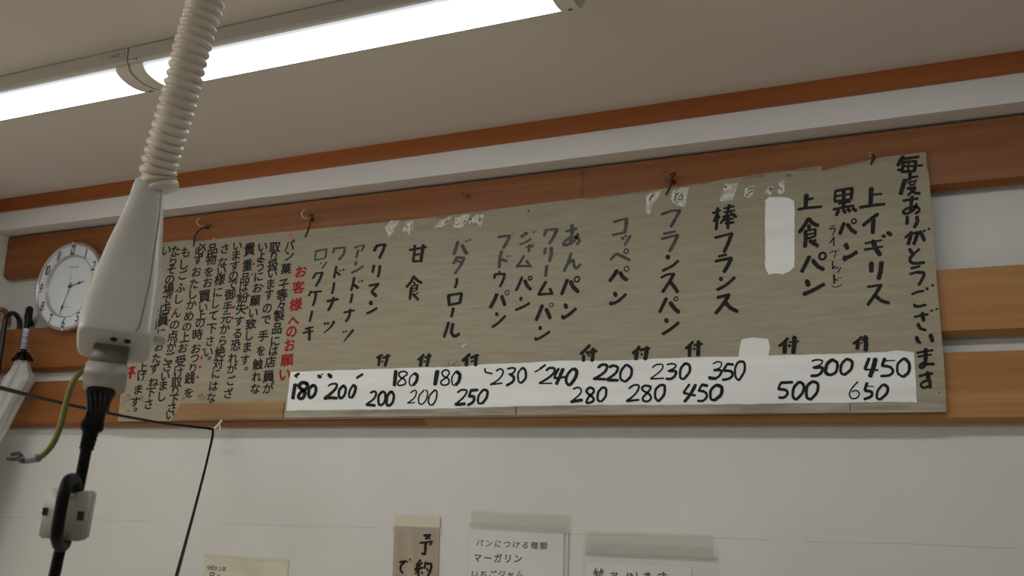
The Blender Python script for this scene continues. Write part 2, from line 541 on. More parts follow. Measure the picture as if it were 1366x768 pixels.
slab(bm, pts, .0118)
board = obj('menu_board', bm, M['board'])
tag(board, 'long khaki painted menu board with brushed black writing, hung on the wall planks', 'menu board')

COLUMNS = [
 ('ink', [(1130, 195, '38 575,105 520,195;26 545,132 620,125 735,108;34 580,160 560,262;26 575,165 640,158 710,152;34 705,155 690,252;24 520,243 565,240;26 565,262 690,255;20 560,207 640,205 775,195;22 632,160 625,255'
   ';36 645,280 645,325;22 640,322 725,310;22 590,350 655,337;42 592,345 575,400 548,488;18 620,375 715,352;16 650,360 645,400;16 697,350 690,395;16 640,403 700,390;24 615,432 700,425 670,460 622,502;30 642,435 690,475 745,483'
   ';26 575,560 650,545 725,535;34 665,515 655,600 645,655;26 712,590 690,640 640,680 590,690 575,670 620,635 690,618 738,640 735,668 700,688'),
  (1130, 290, '36 617,-8 614,66;36 715,-8 720,40 690,100;24 595,205 640,175 725,150;36 655,150 645,210 625,275;36 720,155 705,220 683,272;38 745,145 770,185 790,235;22 782,140 800,132;24 832,122 843,116'
   ';34 640,325 668,368;22 742,322 690,368;30 685,370 645,420 655,458 700,470 790,462;24 655,522 745,500;24 645,580 720,558;30 718,560 785,570 775,620 735,690;28 812,728 828,733;24 870,698 882,694'),
  (1130, 380, '24 665,95 720,72 783,60;32 685,205 710,222;26 708,222 760,215 805,203;16 852,268 880,258;16 908,250 928,242;22 690,328 760,312 830,300;38 768,290 785,365;34 725,400 748,445;28 745,445 805,463'
   ';38 712,535 727,580;24 725,582 755,592;40 855,510 875,575'),
  (1130, 440, '22 715,235 790,220 880,207;20 725,272 865,252;38 803,195 805,290 792,360;28 805,330 760,350 745,375 770,387 815,350 890,350;24 740,472 800,457 875,445;42 825,435 835,520;24 835,518 785,528 755,562 785,592 838,575;32 848,520 852,592')]),
 ('ink', [(1130, 195, '44 248,430 240,590;20 265,497 355,488;28 130,628 220,612 385,592'),
  (1130, 290, '34 315,-35 240,20 165,82;40 270,20 262,158;20 185,265 355,232;22 180,330 365,298;46 265,240 295,320 338,382;32 362,188 387,195;38 415,155 450,178;44 250,465 248,552;44 352,460 345,540 323,628;24 210,712 355,690'),
  (1130, 380, '34 345,5 290,95 212,203;34 290,108 350,160 428,185')]),
 ('ink', [(1010, 230, '26 800,195 795,295;26 800,190 980,160;34 972,165 962,268;22 790,300 970,272;20 805,245 965,218;38 888,180 885,358;22 835,320 955,297;24 780,380 880,358 990,338;32 835,385 812,438;34 880,380 905,412;34 928,370 950,398;34 978,365 1013,393'
   ';36 890,520 848,628;38 925,532 970,590 1013,618;o 992,500 23 17'), (1010, 310, '44 905,122 925,163;36 890,272 960,240 1020,200;44 893,250 900,282')]),
 ('ink', [(1010, 230, '10 750,555 795,543;12 740,582 800,572 775,640;12 790,660 745,725;14 785,670 785,750'),
  (1010, 310, '10 745,210 805,190 790,262;10 813,190 820,192;10 834,182 841,184;14 775,295 775,370 800,345;10 810,358 816,372;10 825,353 831,364;12 858,360 825,410;20 787,435 790,520;14 795,478 825,490;10 834,464 840,472;10 855,461 860,468;8 765,548 810,560 872,533')]),
 ('ink', [(1010, 230, '42 505,230 495,368;24 520,275 575,265;26 420,380 500,365 660,350;36 525,475 480,550 432,613;38 530,475 570,520 625,543;34 530,540 535,590;20 485,602 600,580;26 595,585 595,650;40 492,612 500,660 490,760;18 500,640 590,620;22 500,682 590,655;38 540,700 622,752;24 600,690 560,715'),
  (1010, 310, '36 535,245 495,330 457,402;40 570,287 620,345 680,378;o 670,242 34 25;46 510,495 525,542;36 488,630 585,585 685,530;42 485,618 490,636')]),
 ('ink', [(900, 260, '20 390,187 470,157;30 440,135 435,250 425,352;26 430,205 402,272;22 447,212 462,235;20 505,138 610,115;18 505,178 618,158;18 492,225 618,196;32 560,102 540,185;24 555,165 520,225 470,292;28 575,188 630,225;20 498,262 600,240;26 520,290 605,280;32 547,215 545,340'
   ';24 415,438 590,392;34 585,395 550,490 507,583;24 450,630 530,610'),
  (870, 340, '28 648,65 815,30;36 810,35 780,100 737,172;36 700,235 710,258;30 667,357 760,305 845,232;30 670,437 790,405;36 785,410 730,500 652,597;38 755,490 800,540 872,578')]),
 ('inkfade', [(800, 265, '24 632,162 730,128 825,118;30 820,120 780,200 730,287;22 655,360 775,335;24 635,412 720,390 800,370;32 800,370 765,450 717,537')]),
 ('ink', [(800, 265, '42 695,587 702,610;26 645,737 740,690 805,637'),
  (790, 350, '22 707,155 770,125 840,115;32 835,120 790,200 722,302;36 805,205 845,255 875,302;32 760,367 730,430 692,507;40 800,412 840,465 888,510;o 858,372 20 12;38 755,582 767,608;30 722,733 800,685 883,617')]),
 ('inkfade', [(800, 265, '20 140,240 280,200;34 275,205 270,280 259,343;22 132,372 265,342;26 225,400 245,412;20 262,375 272,390;24 315,380 257,473;o 272,537 22 16;26 112,625 165,570 202,575;28 195,573 260,605 308,630')]),
 ('ink', [(790, 350, '36 255,82 225,130 180,188;38 285,102 315,150 355,178;o 353,65 24 12;38 230,312 243,342;28 192,425 260,400 345,326;36 188,410 195,428')]),
 ('inkfade', [(650, 295, '24 805,105 915,75;34 868,40 868,120 852,215;26 930,130 900,190 850,230 792,245 785,220 840,175 915,165 945,200 917,238;28 860,328 830,420 787,512;26 828,432 880,400 890,450 905,480 930,470 955,442')]),
 ('ink', [(650, 295, '32 820,600 790,680 762,748;40 855,617 880,670 930,722;o 920,595 26 18'), (650, 375, '36 800,237 810,272;30 777,380 840,340 908,282;32 770,357 780,382')]),
 ('inkfade', [(650, 295, '30 605,88 585,148;22 598,90 720,80;28 715,84 680,160 637,228;28 598,277 587,333;32 655,272 655,340 637,408;30 610,457 605,500 599,563')]),
 ('ink', [(650, 295, '28 600,620 560,690 527,748;24 522,752 590,745 670,742;28 642,690 665,742'), (650, 375, '32 565,247 535,320 502,398;36 605,287 625,330 645,378;o 658,243 20 9;34 540,467 545,490;24 497,600 560,570 640,516;30 495,582 500,598')]),
 ('inkfade', [(650, 295, '30 350,155 375,148;28 387,123 410,130;14 468,112 482,110;12 495,100 503,98;20 337,239 385,220 448,181;16 397,268 475,242;22 430,242 425,313;16 470,245 450,268;22 375,355 345,410 302,463;20 300,466 370,457 455,465;28 402,407 448,468')]),
 ('ink', [(650, 295, '26 358,572 330,640 297,708;34 385,607 410,660 445,698;o 440,583 18 16'), (650, 375, '28 345,167 345,193;24 292,294 360,265 433,226')]),
 ('inkfade', [(650, 295, '22 114,165 170,152 235,148;28 230,150 205,210 167,273;14 255,123 260,132;10 282,108 288,115;28 148,307 130,380 123,473;26 152,392 200,410;18 203,362 212,365;14 228,357 237,355')]),
 ('ink', [(650, 295, '22 125,512 125,538;24 75,583 85,545 180,540;24 180,540 165,600 132,668'), (650, 375, '34 100,132 70,200 33,268;34 148,152 165,200 182,243;o 203,117 22 10;32 95,327 102,348;24 52,469 110,430 185,356')]),
 ('inkfade', [(520, 310, '30 698,97 680,160 657,223;34 742,132 765,180 788,218;16 780,93 795,88;18 815,80 827,76;26 680,258 765,258;24 680,268 652,318;26 763,260 730,330 670,418;22 690,295 745,302')]),
 ('ink', [(520, 310, '26 688,472 685,520 669,563;32 602,645 610,743;24 600,645 740,622;30 735,627 720,718;24 605,744 720,720'), (520, 390, '28 652,162 645,200 631,248;28 602,307 585,370 557,453;30 648,322 632,400 650,440 680,445 712,422')]),
 ('ink', [(520, 310, '22 202,180 375,150;26 258,132 250,220 240,298;30 345,127 330,220 319,298;18 258,228 330,222;20 240,297 318,292;26 245,452 215,510 172,558;28 245,452 290,495 328,516;18 250,507 255,533;14 225,550 290,535;20 285,540 275,590;26 222,562 206,683;12 232,575 278,565;12 225,605 275,592;28 240,632 293,688;12 295,612 262,638')]),
 ('ink', [(400, 310, '28 790,137 762,188;22 785,135 880,122;26 875,125 850,190 816,263;24 760,337 746,408;26 820,342 815,400 801,453;22 712,545 810,525;22 805,532 742,598;30 737,607 783,653'), (395, 390, '36 762,97 772,120;24 727,214 780,190 828,161')]),
 ('inkfade', [(400, 310, '12 558,150 620,135 665,132;12 560,158 600,158;18 660,137 632,188;20 600,182 580,258;24 575,302 572,333;20 532,414 590,385 648,346')]),
 ('ink', [(400, 310, '24 558,462 545,530 526,593;30 555,537 598,568;16 600,502 607,505;18 632,497 642,500;24 538,632 530,680 519,718'), (395, 390, '20 492,205 600,182;24 555,172 545,240 511,298;18 485,400 490,410;18 511,395 520,400;24>10 585,384 540,440 490,505')]),
 ('inkfade', [(400, 310, '20 352,167 342,208;18 350,165 465,152;22 462,157 450,220 402,278')]),
 ('ink', [(400, 310, '24 375,347 365,400 351,463;22 375,407 413,435;16 411,388 419,393;18 444,380 455,385;24 352,517 345,570 331,623'), (395, 390, '24 320,90 430,68;26 385,52 370,110 331,183;24 294,315 301,326;22 322,312 335,320;24>10 392,296 350,360 285,415')]),
 ('inkfade', [(400, 310, '16 165,195 156,283;16 165,192 280,168;18 275,170 261,263;14 155,285 262,262;14 212,310 222,320;14 278,301 231,368')]),
 ('ink', [(400, 310, '20 160,427 136,468;16 160,420 238,408;24 232,412 205,480 166,548;22 115,602 93,648;18 110,612 225,603;24 165,612 158,680 136,748'), (395, 390, '22 165,192 155,240 141,298;18 95,375 175,355;18 72,415 175,395;26 130,357 138,420 135,488')]),
 ('ink', [(1130, 380, '26 65,600 110,570 148,532;38 110,572 105,653;18 150,565 215,545;42 182,527 195,600 190,668;14 140,600 155,590'), (1020, 440, '28 150,165 200,125 238,87;44 208,117 205,232;16 250,125 350,115;44 305,72 305,140 293,233;26 245,165 265,160'),
   (900, 440, '26 115,190 155,155 188,121;36 155,162 152,266;22 200,155 285,142;40 245,117 240,258;26 195,190 205,196'), (800, 440, '30 340,238 385,205 405,170;40 380,202 373,300;26 415,205 510,190;40 480,178 480,230 466,300;22 425,245 436,252'),
   (690, 440, '30 652,245 700,200 743,157;30 680,262 680,318;26 710,235 815,215;36 775,192 775,270 767,316;22 730,257 740,265'), (520, 390, '30 747,700 790,660 820,632;36 790,662 786,748;24 830,670 908,640;34 885,642 880,748;18 835,710 855,700'), (520, 390, '26 292,690 330,660 348,637;32 330,657 313,750;22 362,665 423,646;30 405,632 395,680 381,752;14 350,713 365,700'),
   (395, 390, '24 830,670 885,637;28 860,652 846,747;20 892,670 965,645;28 940,637 930,690 911,752;14 875,713 895,705')]),
]
COLUMNS += [('ink', [c]) for c in COLUMNS.pop()[1]]
for mk, crops in COLUMNS:
    ink = Ink()
    for ox, oy, t in crops: ink.crop(ox, oy, t)
    ink.done('menu_lettering', M[mk], board)

# the notice at the left end, small brushed columns
NOTICE = [
 [('パ', 386.4, 328), ('ン', 385.7, 341), ('菓', 381.8, 358.6), ('子', 378.5, 379.4), ('等', 376.5, 394), ('々', 375.5, 408), ('製', 372.4, 421), ('品', 369.8, 438), ('に', 367.2, 455), ('は', 364.6, 468), ('店', 361, 483), ('員', 358.5, 502), ('が', 357.7, 518)],
 [('取', 366.8, 330), ('り', 365.5, 342), ('扱', 364.2, 353.5), ('い', 363.4, 364.5), ('ま', 361, 378.8), ('す', 359, 393), ('の', 356.8, 411), ('で', 355.3, 426.5), ('手', 351.2, 448), ('を', 348.4, 468), ('触', 344, 486), ('れ', 342.5, 502.6), ('な', 340.7, 518.5)],
 [('い', 350.5, 329.3), ('よ', 348.6, 342.3), ('う', 347.6, 355.3), ('に', 345.2, 369), ('お', 343.5, 384), ('願', 340.5, 401), ('い', 338, 417.3), ('致', 334.9, 432.3), ('し', 332.2, 447.3), ('ま', 329.7, 463), ('す', 327, 480), ('。', 333, 487)],
 [('貴', 333, 332.5), ('重', 330.2, 354), ('品', 327, 371), ('は', 325, 383.3), ('紛', 324, 397), ('失', 321.7, 412), ('す', 319, 428.4), ('る', 317, 444.7), ('恐', 314.5, 460.3), ('れ', 311, 478), ('が', 309.2, 492), ('ご', 307.8, 507.8), ('ざ', 304.3, 525)],
 [('い', 316.7, 328), ('ま', 314.7, 340.4), ('す', 313.2, 354.5), ('の', 311.5, 367.7), ('で', 310.2, 379), ('御', 307, 393), ('手', 303.6, 409.5), ('元', 301.5, 424.5), ('か', 299.8, 438.8), ('ら', 297, 454.5), ('絶', 293.7, 469.4), ('対', 291.2, 484.5), ('に', 288, 498.6), ('は', 284.7, 515), ('な', 282, 530.5)],
 [('さ', 299.9, 332), ('な', 297, 350), ('い', 295.6, 361), ('様', 293.2, 372.9), ('に', 290.5, 390), ('し', 287.3, 404.6), ('て', 285, 421), ('下', 282.5, 438), ('さ', 280, 455), ('い', 277.8, 469.5), ('。', 284, 473)],
 [('品', 283.5, 332.3), ('物', 281.7, 346.3), ('を', 278.8, 362.7), ('お', 277, 377), ('買', 273, 395), ('い', 271, 410.5), ('上', 268.3, 420.5), ('の', 267.2, 430.5), ('時', 263.5, 446.2), ('お', 261.2, 465), ('つ', 259.8, 477.5), ('り', 257.4, 491.5), ('銭', 253.4, 504.7), ('を', 252, 524)],
 [('必', 267.7, 332.3), ('ず', 264.6, 346.3), ('お', 262, 362.7), ('た', 259, 378.5), ('し', 256.8, 392.5), ('か', 255, 406.4), ('め', 252.2, 421.6), ('の', 249.5, 435.7), ('上', 246.6, 449.7), ('お', 244, 464.4), ('受', 240.8, 482), ('け', 238, 496.5), ('取', 235.5, 510), ('り', 234, 521.4), ('下', 232, 532.5), ('さ', 229.4, 543.6), ('い', 227, 553.5)],
 [('も', 247.8, 336.4), ('し', 245, 352.6), ('ご', 243.5, 367), ('ふ', 240.7, 383.8), ('し', 238, 398.8), ('ん', 235, 417.5), ('の', 233, 433), ('点', 230.6, 448), ('が', 228.8, 462.5), ('ご', 225.3, 476.5), ('ざ', 223.2, 488.9), ('い', 220.3, 501.2), ('ま', 217.7, 514.3), ('し', 215.4, 528.6)],
 [('た', 234.3, 334.6), ('ら', 231, 347), ('そ', 229, 359.2), ('の', 226.7, 372.7), ('場', 225, 386), ('で', 222.8, 399), ('店', 220.2, 412.3), ('員', 217.5, 427), ('に', 215, 444), ('お', 212.4, 462), ('た', 208.8, 477.8), ('ず', 206.3, 491.5), ('ね', 204.6, 510), ('下', 200.8, 523.4), ('さ', 198.2, 539)],
 [('い', 222, 334), ('お', 205.5, 418), ('願', 203, 433), ('い', 199.5, 447), ('申', 196, 461), ('し', 193, 475), ('上', 190.4, 489.5), ('げ', 189, 501.5), ('ま', 184.5, 519.5), ('す', 180.4, 536), ('。', 185.5, 541.5)],
]
def brush_glyph(bm, ch, u, v, px_h, px_w, y, rot, off=.024):
    p, q = at(u, v, y), at(u, v - px_h, y)
    w = (at(u + px_w, v, y) - p).length
    if ch == '。': px_h *= .9
    _k[0] += 1
    put(bm, ch, p.x, y - .0004 - (_k[0] % 400) * 1.2e-6, p.z, w * random.uniform(.94, 1.06), (q.z - p.z) * random.uniform(.94, 1.06), rot + random.uniform(-.06, .06), random.uniform(-.02, .12), off=off)
KANJI = set('菓子等々製品店員取扱手触願致貴重品紛失恐御元絶対様物買時銭必受点場申')
for c in NOTICE:
    bm = bmesh.new()
    for i, (ch, u, v) in enumerate(c):
        h = 15.8 if ch in KANJI else 15.0
        if ch == '貴': h = 19
        if ch == '買' or ch == '員': h = 18
        brush_glyph(bm, ch, u, v, h, h * .93, BY, .07)
    obj('notice_lettering', bm, M['ink'], board)
bm = bmesh.new()
for ch, u, v in [('お', 401.3, 362.5), ('客', 398.2, 383.3), ('様', 394.6, 406.3), ('へ', 391.7, 427.8), ('の', 389, 442), ('お', 386.3, 460.3), ('願', 383, 480.3), ('い', 379.8, 499.5)]:
    brush_glyph(bm, ch, u, v, 18, 16.5, BY, .08, .034)
for u, v, a in [(338.8, 352, 1.7), (336.2, 366, 1.5), (317, 394, 1.8), (332, 394, 1.8), (312, 409.5, 2.1), (330, 410, 2.1), (310, 424, 2.0), (316.7, 395, 1.6), (227.6, 411, 1.6), (225.9, 427, 1.6), (271, 466, 1.6), (269.2, 477, 1.8), (266.8, 489.3, 1.8), (263.7, 503, 1.8), (351, 382, 1.4)]:
    _k[0] += 1
    bd_ = bmesh.new()
    flat(bd_, [(lambda p: (p.x, BY - .0004 - (_k[0] % 400) * 1.2e-6, p.z))(at(u + a * math.cos(q * PI / 5), v + a * math.sin(q * PI / 5) - .3 * a * math.cos(q * PI / 5), BY)) for q in range(10)])
    obj('emphasis_dot', bd_, M['red'], board)
ink = Ink()
ink.crop(150, 470, '20 180,165 232,150;24 195,150 205,190 168,215;24 195,190 180,262;20 205,180 228,222;14 160,175 175,170')
bm2 = ink.bm
for f in bm2.faces:
    _ = f
me_tmp = bpy.data.meshes.new('tmp')
bm2.to_mesh(me_tmp); bm2.free()
bm.from_mesh(me_tmp)
bpy.data.meshes.remove(me_tmp)
tag(obj('title_lettering', bm, M['red'], board), 'red brushed lettering of the notice')
for u, v, a, b in [(387.7, 314.3, 3.2, 4.2), (334.3, 317.5, 3.0, 2.4), (284.7, 318.8, 1.8, 2.8), (340.2, 329.5, 1.4, 2.4)]:
    bm = bmesh.new()
    flat(bm, [(lambda p: (p.x, BY - .0006, p.z))(at(u + a * math.cos(q * PI / 6) - .35 * b * math.sin(q * PI / 6), v + b * math.sin(q * PI / 6), BY)) for q in range(12)])
    obj('bullet_dot', bm, M['redfade'], board)

def ragged(pts, amp=.7, step=5.0):
    out = []
    n = len(pts)
    for i in range(n):
        a, b = Vector((*pts[i], 0)), Vector((*pts[(i + 1) % n], 0))
        k = max(1, int((b - a).length / step))
        for j in range(k):
            p = a.lerp(b, j / k)
            out.append((p.x + random.uniform(-amp, amp), p.y + random.uniform(-amp, amp)))
    return out
def on_board(px, y):
    return [(lambda p: (p.x, y, p.z))(at(u, v, BY)) for u, v in px]
# white painted price strip with the prices brushed on it
bm = bmesh.new()
strip_px = [(388, 495.8), (500, 492), (570, 490), (620, 488.6), (640, 486), (700, 484), (745, 481), (800, 481), (830, 480.5), (880, 478), (940, 476), (985, 475.5), (989, 452.5), (1005, 450), (1024, 452), (1027, 462), (1025, 474), (1050, 473.5),
            (1130, 471.5), (1180, 469.5), (1196, 467.5), (1219, 469.5), (1221, 500), (1223, 536.5), (1180, 536), (1130, 537), (1060, 537.5), (1000, 539), (900, 540), (800, 540), (700, 541.5), (620, 544), (520, 546), (450, 546.5), (382, 547.5), (385, 520)]
slab(bm, on_board(ragged(strip_px, .35, 8), BY - .0007), .0006)
strip = obj('price_strip', bm, M['strip'], board)
SY = BY - .0007
PRICES = [
 (380, 460, '22 105,320 145,292;14 110,305 125,335;24 340,318 365,320;18 345,332 375,328;12 377,302 390,300;32 450,302 475,328;20 737,338 798,299'),
 (380, 460, '30 108,402 95,470 83,548;28 225,395 180,385 145,420 170,450 205,480 195,530 165,550 140,530 160,490 215,450 235,415 222,388;26 285,415 250,450 245,510 262,540 300,515 320,460 310,420 282,413'),
 (380, 460, '12>26 445,420 480,400 530,400 525,440 480,490 412,545;26 405,548 460,540 535,545;22 600,415 560,460 555,520 575,545 610,515 625,450 603,413;18 695,420 665,470 660,530 685,540;24 697,412 725,430 715,490 688,540'),
 (480, 460, '18 110,490 150,475 168,500 145,550 75,605;24 68,610 155,620;20 235,475 195,520 195,600 220,615 255,580 262,500 238,475;22 320,475 285,520 275,600 300,620 335,590 350,520 328,475'),
 (480, 460, '30 370,267 355,413;14 490,290 455,270 405,285 410,325 455,350 470,390 440,410 395,412 395,380 440,335 487,302;12 555,290 515,335 510,400 540,415 575,385;26 562,292 590,315 580,370 552,408'),
 (480, 460, '12 520,490 560,465 580,480 560,540 490,595;10 490,595 565,590;12 660,460 610,520 605,590 640,605 680,560 695,490 678,460;14 770,460 715,520 705,590 740,615 780,560 790,480 768,460'),
 (480, 460, '34 795,267 771,403;14 920,280 890,255 845,275 855,315 905,345 915,385 885,410 840,405 835,370 890,330 918,288;12 985,270 945,330 950,400 975,415;28 992,272 1025,305 1015,370 986,408'),
 (580, 460, '16 235,485 275,460 325,465 320,500 280,550 215,605;26 212,608 260,608 310,600;24 372,465 440,460;20 370,467 350,530;24 350,525 400,530 395,580 342,615;18 500,455 450,520 445,590 475,600;22 507,457 540,475 530,540 485,600'),
 (580, 460, '14 515,240 520,275 545,285 590,293'),
 (580, 460, '14 630,265 670,245 700,265 690,310 640,365 570,405;14 572,405 690,390;16 745,245 790,235 825,245 800,290 760,300;22 775,303 810,330 800,375 737,415;16 895,235 855,290 860,370 885,390;20 902,232 930,265 930,340 886,389'),
 (690, 440, '12 182,430 235,402;18 235,397 288,358'),
 (690, 440, '20 300,415 330,390 380,395 375,440 320,490 230,545;12 227,548 355,545;20 425,395 395,450 382,490;18 380,495 490,482;28 470,397 440,470 402,553;22 570,395 520,450 500,520 530,565 568,532;28 582,397 610,425 595,490 547,558'),
 (690, 440, '22 830,385 870,355 920,365 905,420 850,465 785,500;22 782,500 905,505;22 945,380 985,365 1030,385 1010,440 925,505;24 922,512 1033,515'),
 (800, 440, '20 270,355 220,420 215,500 260,530;22 280,357 325,395 320,470 266,528'),
 (690, 440, '14 575,605 620,588 655,610 640,660 550,735;26 552,735 665,717;20 785,605 745,590 710,620 725,650 775,690 780,725 740,745 710,740 730,690 780,640 785,610;20 870,590 830,640 825,710 850,735;20 877,587 910,605 905,680 862,733'),
 (800, 440, '12 540,385 580,355 640,355 645,390 600,440 525,495;14 522,500 655,495;14 690,355 740,345 780,360 765,390 700,420;22 710,420 780,425 770,470 730,500 682,500;20 875,340 830,400 825,480 850,505;22 882,342 920,365 920,430 862,504'),
 (800, 440, '16 300,600 350,565 400,570 390,620 340,680 275,725;20 277,728 400,715;18 525,580 470,570 435,590 445,620 510,660 525,700 495,730 450,725 445,690 500,630 525,593;20 625,560 575,610 570,690 600,730;22 632,562 665,575 660,660 606,729'),
 (900, 440, '12 395,345 440,325 480,340 465,385 400,410;20 402,412 475,415 465,460 420,500;28 352,490 420,498;22 542,347 600,355;20 540,347 500,410;22 500,415 580,425 590,470 550,500 492,510;18 650,330 620,390 625,480 655,515;20 657,325 710,332 715,420 661,514'),
 (900, 440, '18 150,557 92,638;20 92,645 210,670;26 215,562 160,660 102,733;24 277,560 335,570;18 275,567 245,620;20 245,620 310,635 330,680 290,725 237,725;22 420,565 370,620 370,700 400,720;28 427,564 480,585 475,660 411,718'),
 (1020, 440, '14 485,320 530,305 590,315 570,355 495,385;24 502,385 590,387 580,435 540,465 477,470;28 690,305 640,350 625,430 660,460;24 692,302 745,342 730,430 671,463;22 840,295 790,350 780,430 815,460;24 847,297 895,325 885,400 821,458'),
 (1020, 440, '24 167,540 285,535;20 165,542 140,605;22 142,605 215,615 235,650 200,690 147,692;24 355,530 300,590 290,680 320,710;24 362,532 400,565 390,640 326,713;24 490,525 435,580 430,680 460,710;24 497,527 545,555 535,640 471,713'),
 (1130, 440, '26 225,292 182,398;16 182,405 315,410;38 290,297 270,380 236,473;26 385,292 360,360;10 395,315 490,312;22 355,365 440,380 470,425 430,465 347,472;20 580,290 520,350 520,440 570,480;26 592,292 635,345 630,430 576,479'),
 (1130, 440, '12 110,530 55,590 25,650 45,700 100,695 125,650 95,620 50,632;24 205,542 180,615;8 210,575 275,578;24 182,620 250,635 245,680 177,708;20 365,560 315,620 305,690 330,712;24 377,557 415,590 405,650 341,711'),
]
for ox, oy, t in PRICES:
    ink = Ink(SY, 1.36)
    ink.crop(ox, oy, t)
    ink.done('price_lettering', M['ink'], strip)
# white patch painted over an old entry
bm = bmesh.new()
slab(bm, on_board(ragged([(1021, 267), (1026, 263), (1040, 262.5), (1053, 264), (1059.5, 268), (1060, 300), (1060, 330), (1060, 355), (1054, 361), (1044, 366), (1035, 364.5), (1025, 366.5), (1020.5, 358), (1021, 330), (1020.5, 300)], .5, 6), BY - .0007), .0006)
obj('painted_patch', bm, M['strip'], board)
# scraps of white paint along the top and old pen marks on them
SCR = [[(514, 303), (521, 295), (533, 293.5), (528, 303), (525, 309), (518, 316), (516, 309)], [(536, 309), (541, 297), (551, 294), (551, 305), (546, 315), (543, 308)],
       [(578, 304), (584, 297), (602, 288), (603, 287), (596, 298), (590, 303)], [(605, 303), (607, 291), (618, 286.5), (628, 285.5), (623, 295), (616, 303)], [(624, 300), (629, 291), (636, 286), (645, 287), (644, 296), (641, 303), (635, 296)],
       [(862, 263), (866, 258), (884, 253), (878, 262), (870, 275), (866, 286), (862, 283)], [(894, 265), (898, 254), (919, 249), (917, 258), (914, 277), (900, 272)],
       [(960, 268), (965, 250), (968, 245), (984, 243.5), (982, 254), (977, 266), (967, 269)], [(993, 262), (994, 252), (1006, 247), (1005, 258), (999, 264)], [(1020, 258), (1025, 249), (1031, 247), (1031, 256), (1027, 260)], [(1037, 257), (1039, 245), (1042, 240), (1047, 241), (1046, 256), (1041, 259)],
       [(616, 463), (619, 458.5), (624, 457.5), (620, 461)]]
for s in SCR:
    bm = bmesh.new()
    slab(bm, on_board(ragged(s, .7, 2.5), BY - .0004), .0004)
    obj('paint_scrap', bm, M['scrape'], board)
ink = Ink(BY - .0003)
ink.crop(840, 220, '12 175,275 195,245;10 165,290 180,270;9 370,295 385,250 405,235;8 400,280 425,290 440,260 425,245 410,270;8 795,180 800,182;14 790,182 802,182;7 975,215 1000,195;7 985,235 1015,215;8 965,250 985,245;7 1000,190 1025,185;9 1155,195 1185,205;9 1170,185 1172,220;9 1235,185 1242,195;10 1262,200 1252,202', 6.21)
ink.crop(505, 240, '10 675,490 685,487;9 760,490 785,460;10 858,452 862,460;10 860,485 862,492;10 880,512 890,508;18 982,465 988,468;9 1030,450 1050,435 1055,460;9 1050,490 1070,485;9 1140,470 1150,440 1165,455 1150,475;8 1090,400 1094,404;6 380,510 370,610;6 300,520 340,545', 8.53)
ink.crop(580, 240, '12 598,195 603,200', 4.8)
ink.crop(1200, 500, '20 578,255 580,262', 10.97)
ink.done('old_marks', M['inkfade'], board)
CH = [[(575, 289.5), (597, 287), (597, 290.5), (575, 293)], [(623, 283.5), (648, 280), (648, 282.8), (623, 286)], [(785, 264.6), (818, 260.4), (818, 263), (785, 267)], [(845, 256.8), (868, 253.6), (868, 256), (846, 259.5)],
      [(905, 249), (943, 243.6), (943, 245.6), (905, 251)], [(990, 236), (1019, 232), (1019, 236), (990, 240)], [(1063, 226), (1096, 221.6), (1096, 225), (1063, 229)], [(1100, 227), (1128, 220), (1164, 212), (1160, 214.5), (1130, 222.5), (1102, 229.5)],
      [(258, 321.5), (275, 320), (275, 322.5), (258, 323)], [(317, 315), (336, 313.3), (336, 315), (317, 316)]]
for c in CH:
    bm = bmesh.new()
    flat(bm, on_board(c, BY - .0005))
    obj('bare_chip', bm, M['bare'], board)
ST = [[(163, 531), (168, 526), (175, 525), (174, 533), (168, 536), (164, 535)], [(186, 530), (190, 527), (193, 533), (189, 539)], [(241, 531), (244, 527), (247, 530), (245, 534), (242, 534)], [(262, 531), (265, 525), (270, 524), (276, 528), (275, 534), (264, 534)],
      [(594, 487), (600, 482.5), (612, 481), (614, 487.5), (600, 488.5)], [(745, 479.5), (755, 477.5), (748, 481)], [(1040, 234), (1060, 231), (1058, 236), (1046, 236.5)], [(158, 540), (175, 539), (176, 540), (158, 541.5)], [(160, 549), (172, 547.5), (178, 546.5), (174, 549)]]
for c in ST:
    bm = bmesh.new()
    flat(bm, on_board(ragged(c, .5, 2.0), BY - .0005))
    obj('stain', bm, M['stain'], board)
# battens nailed along the foot of the board
def batten(px, m, dy=.0045):
    bm = bmesh.new()
    slab(bm, on_board(px, BY - dy), dy - .0001)
    return obj('bottom_batten', bm, m, board)
batten([(242, 538), (380, 535), (378, 557.5), (230, 560)], M['tanwood'])
batten([(381.5, 547.8), (450, 547), (520, 546.5), (620, 544.5), (689, 542.5), (688.5, 546), (687.5, 548), (689, 553.8), (379.5, 557.3)], M['batten'])
batten([(690, 542.3), (800, 540.5), (900, 540.8), (1000, 540), (1060, 539), (1100, 537), (1133, 539), (1133.5, 550.3), (691, 554)], M['batten'])
batten([(1134.5, 540.5), (1180, 537), (1223, 537), (1240, 534.5), (1259.5, 533.8), (1262.5, 549.3), (1134.5, 550.6)], M['batten'])

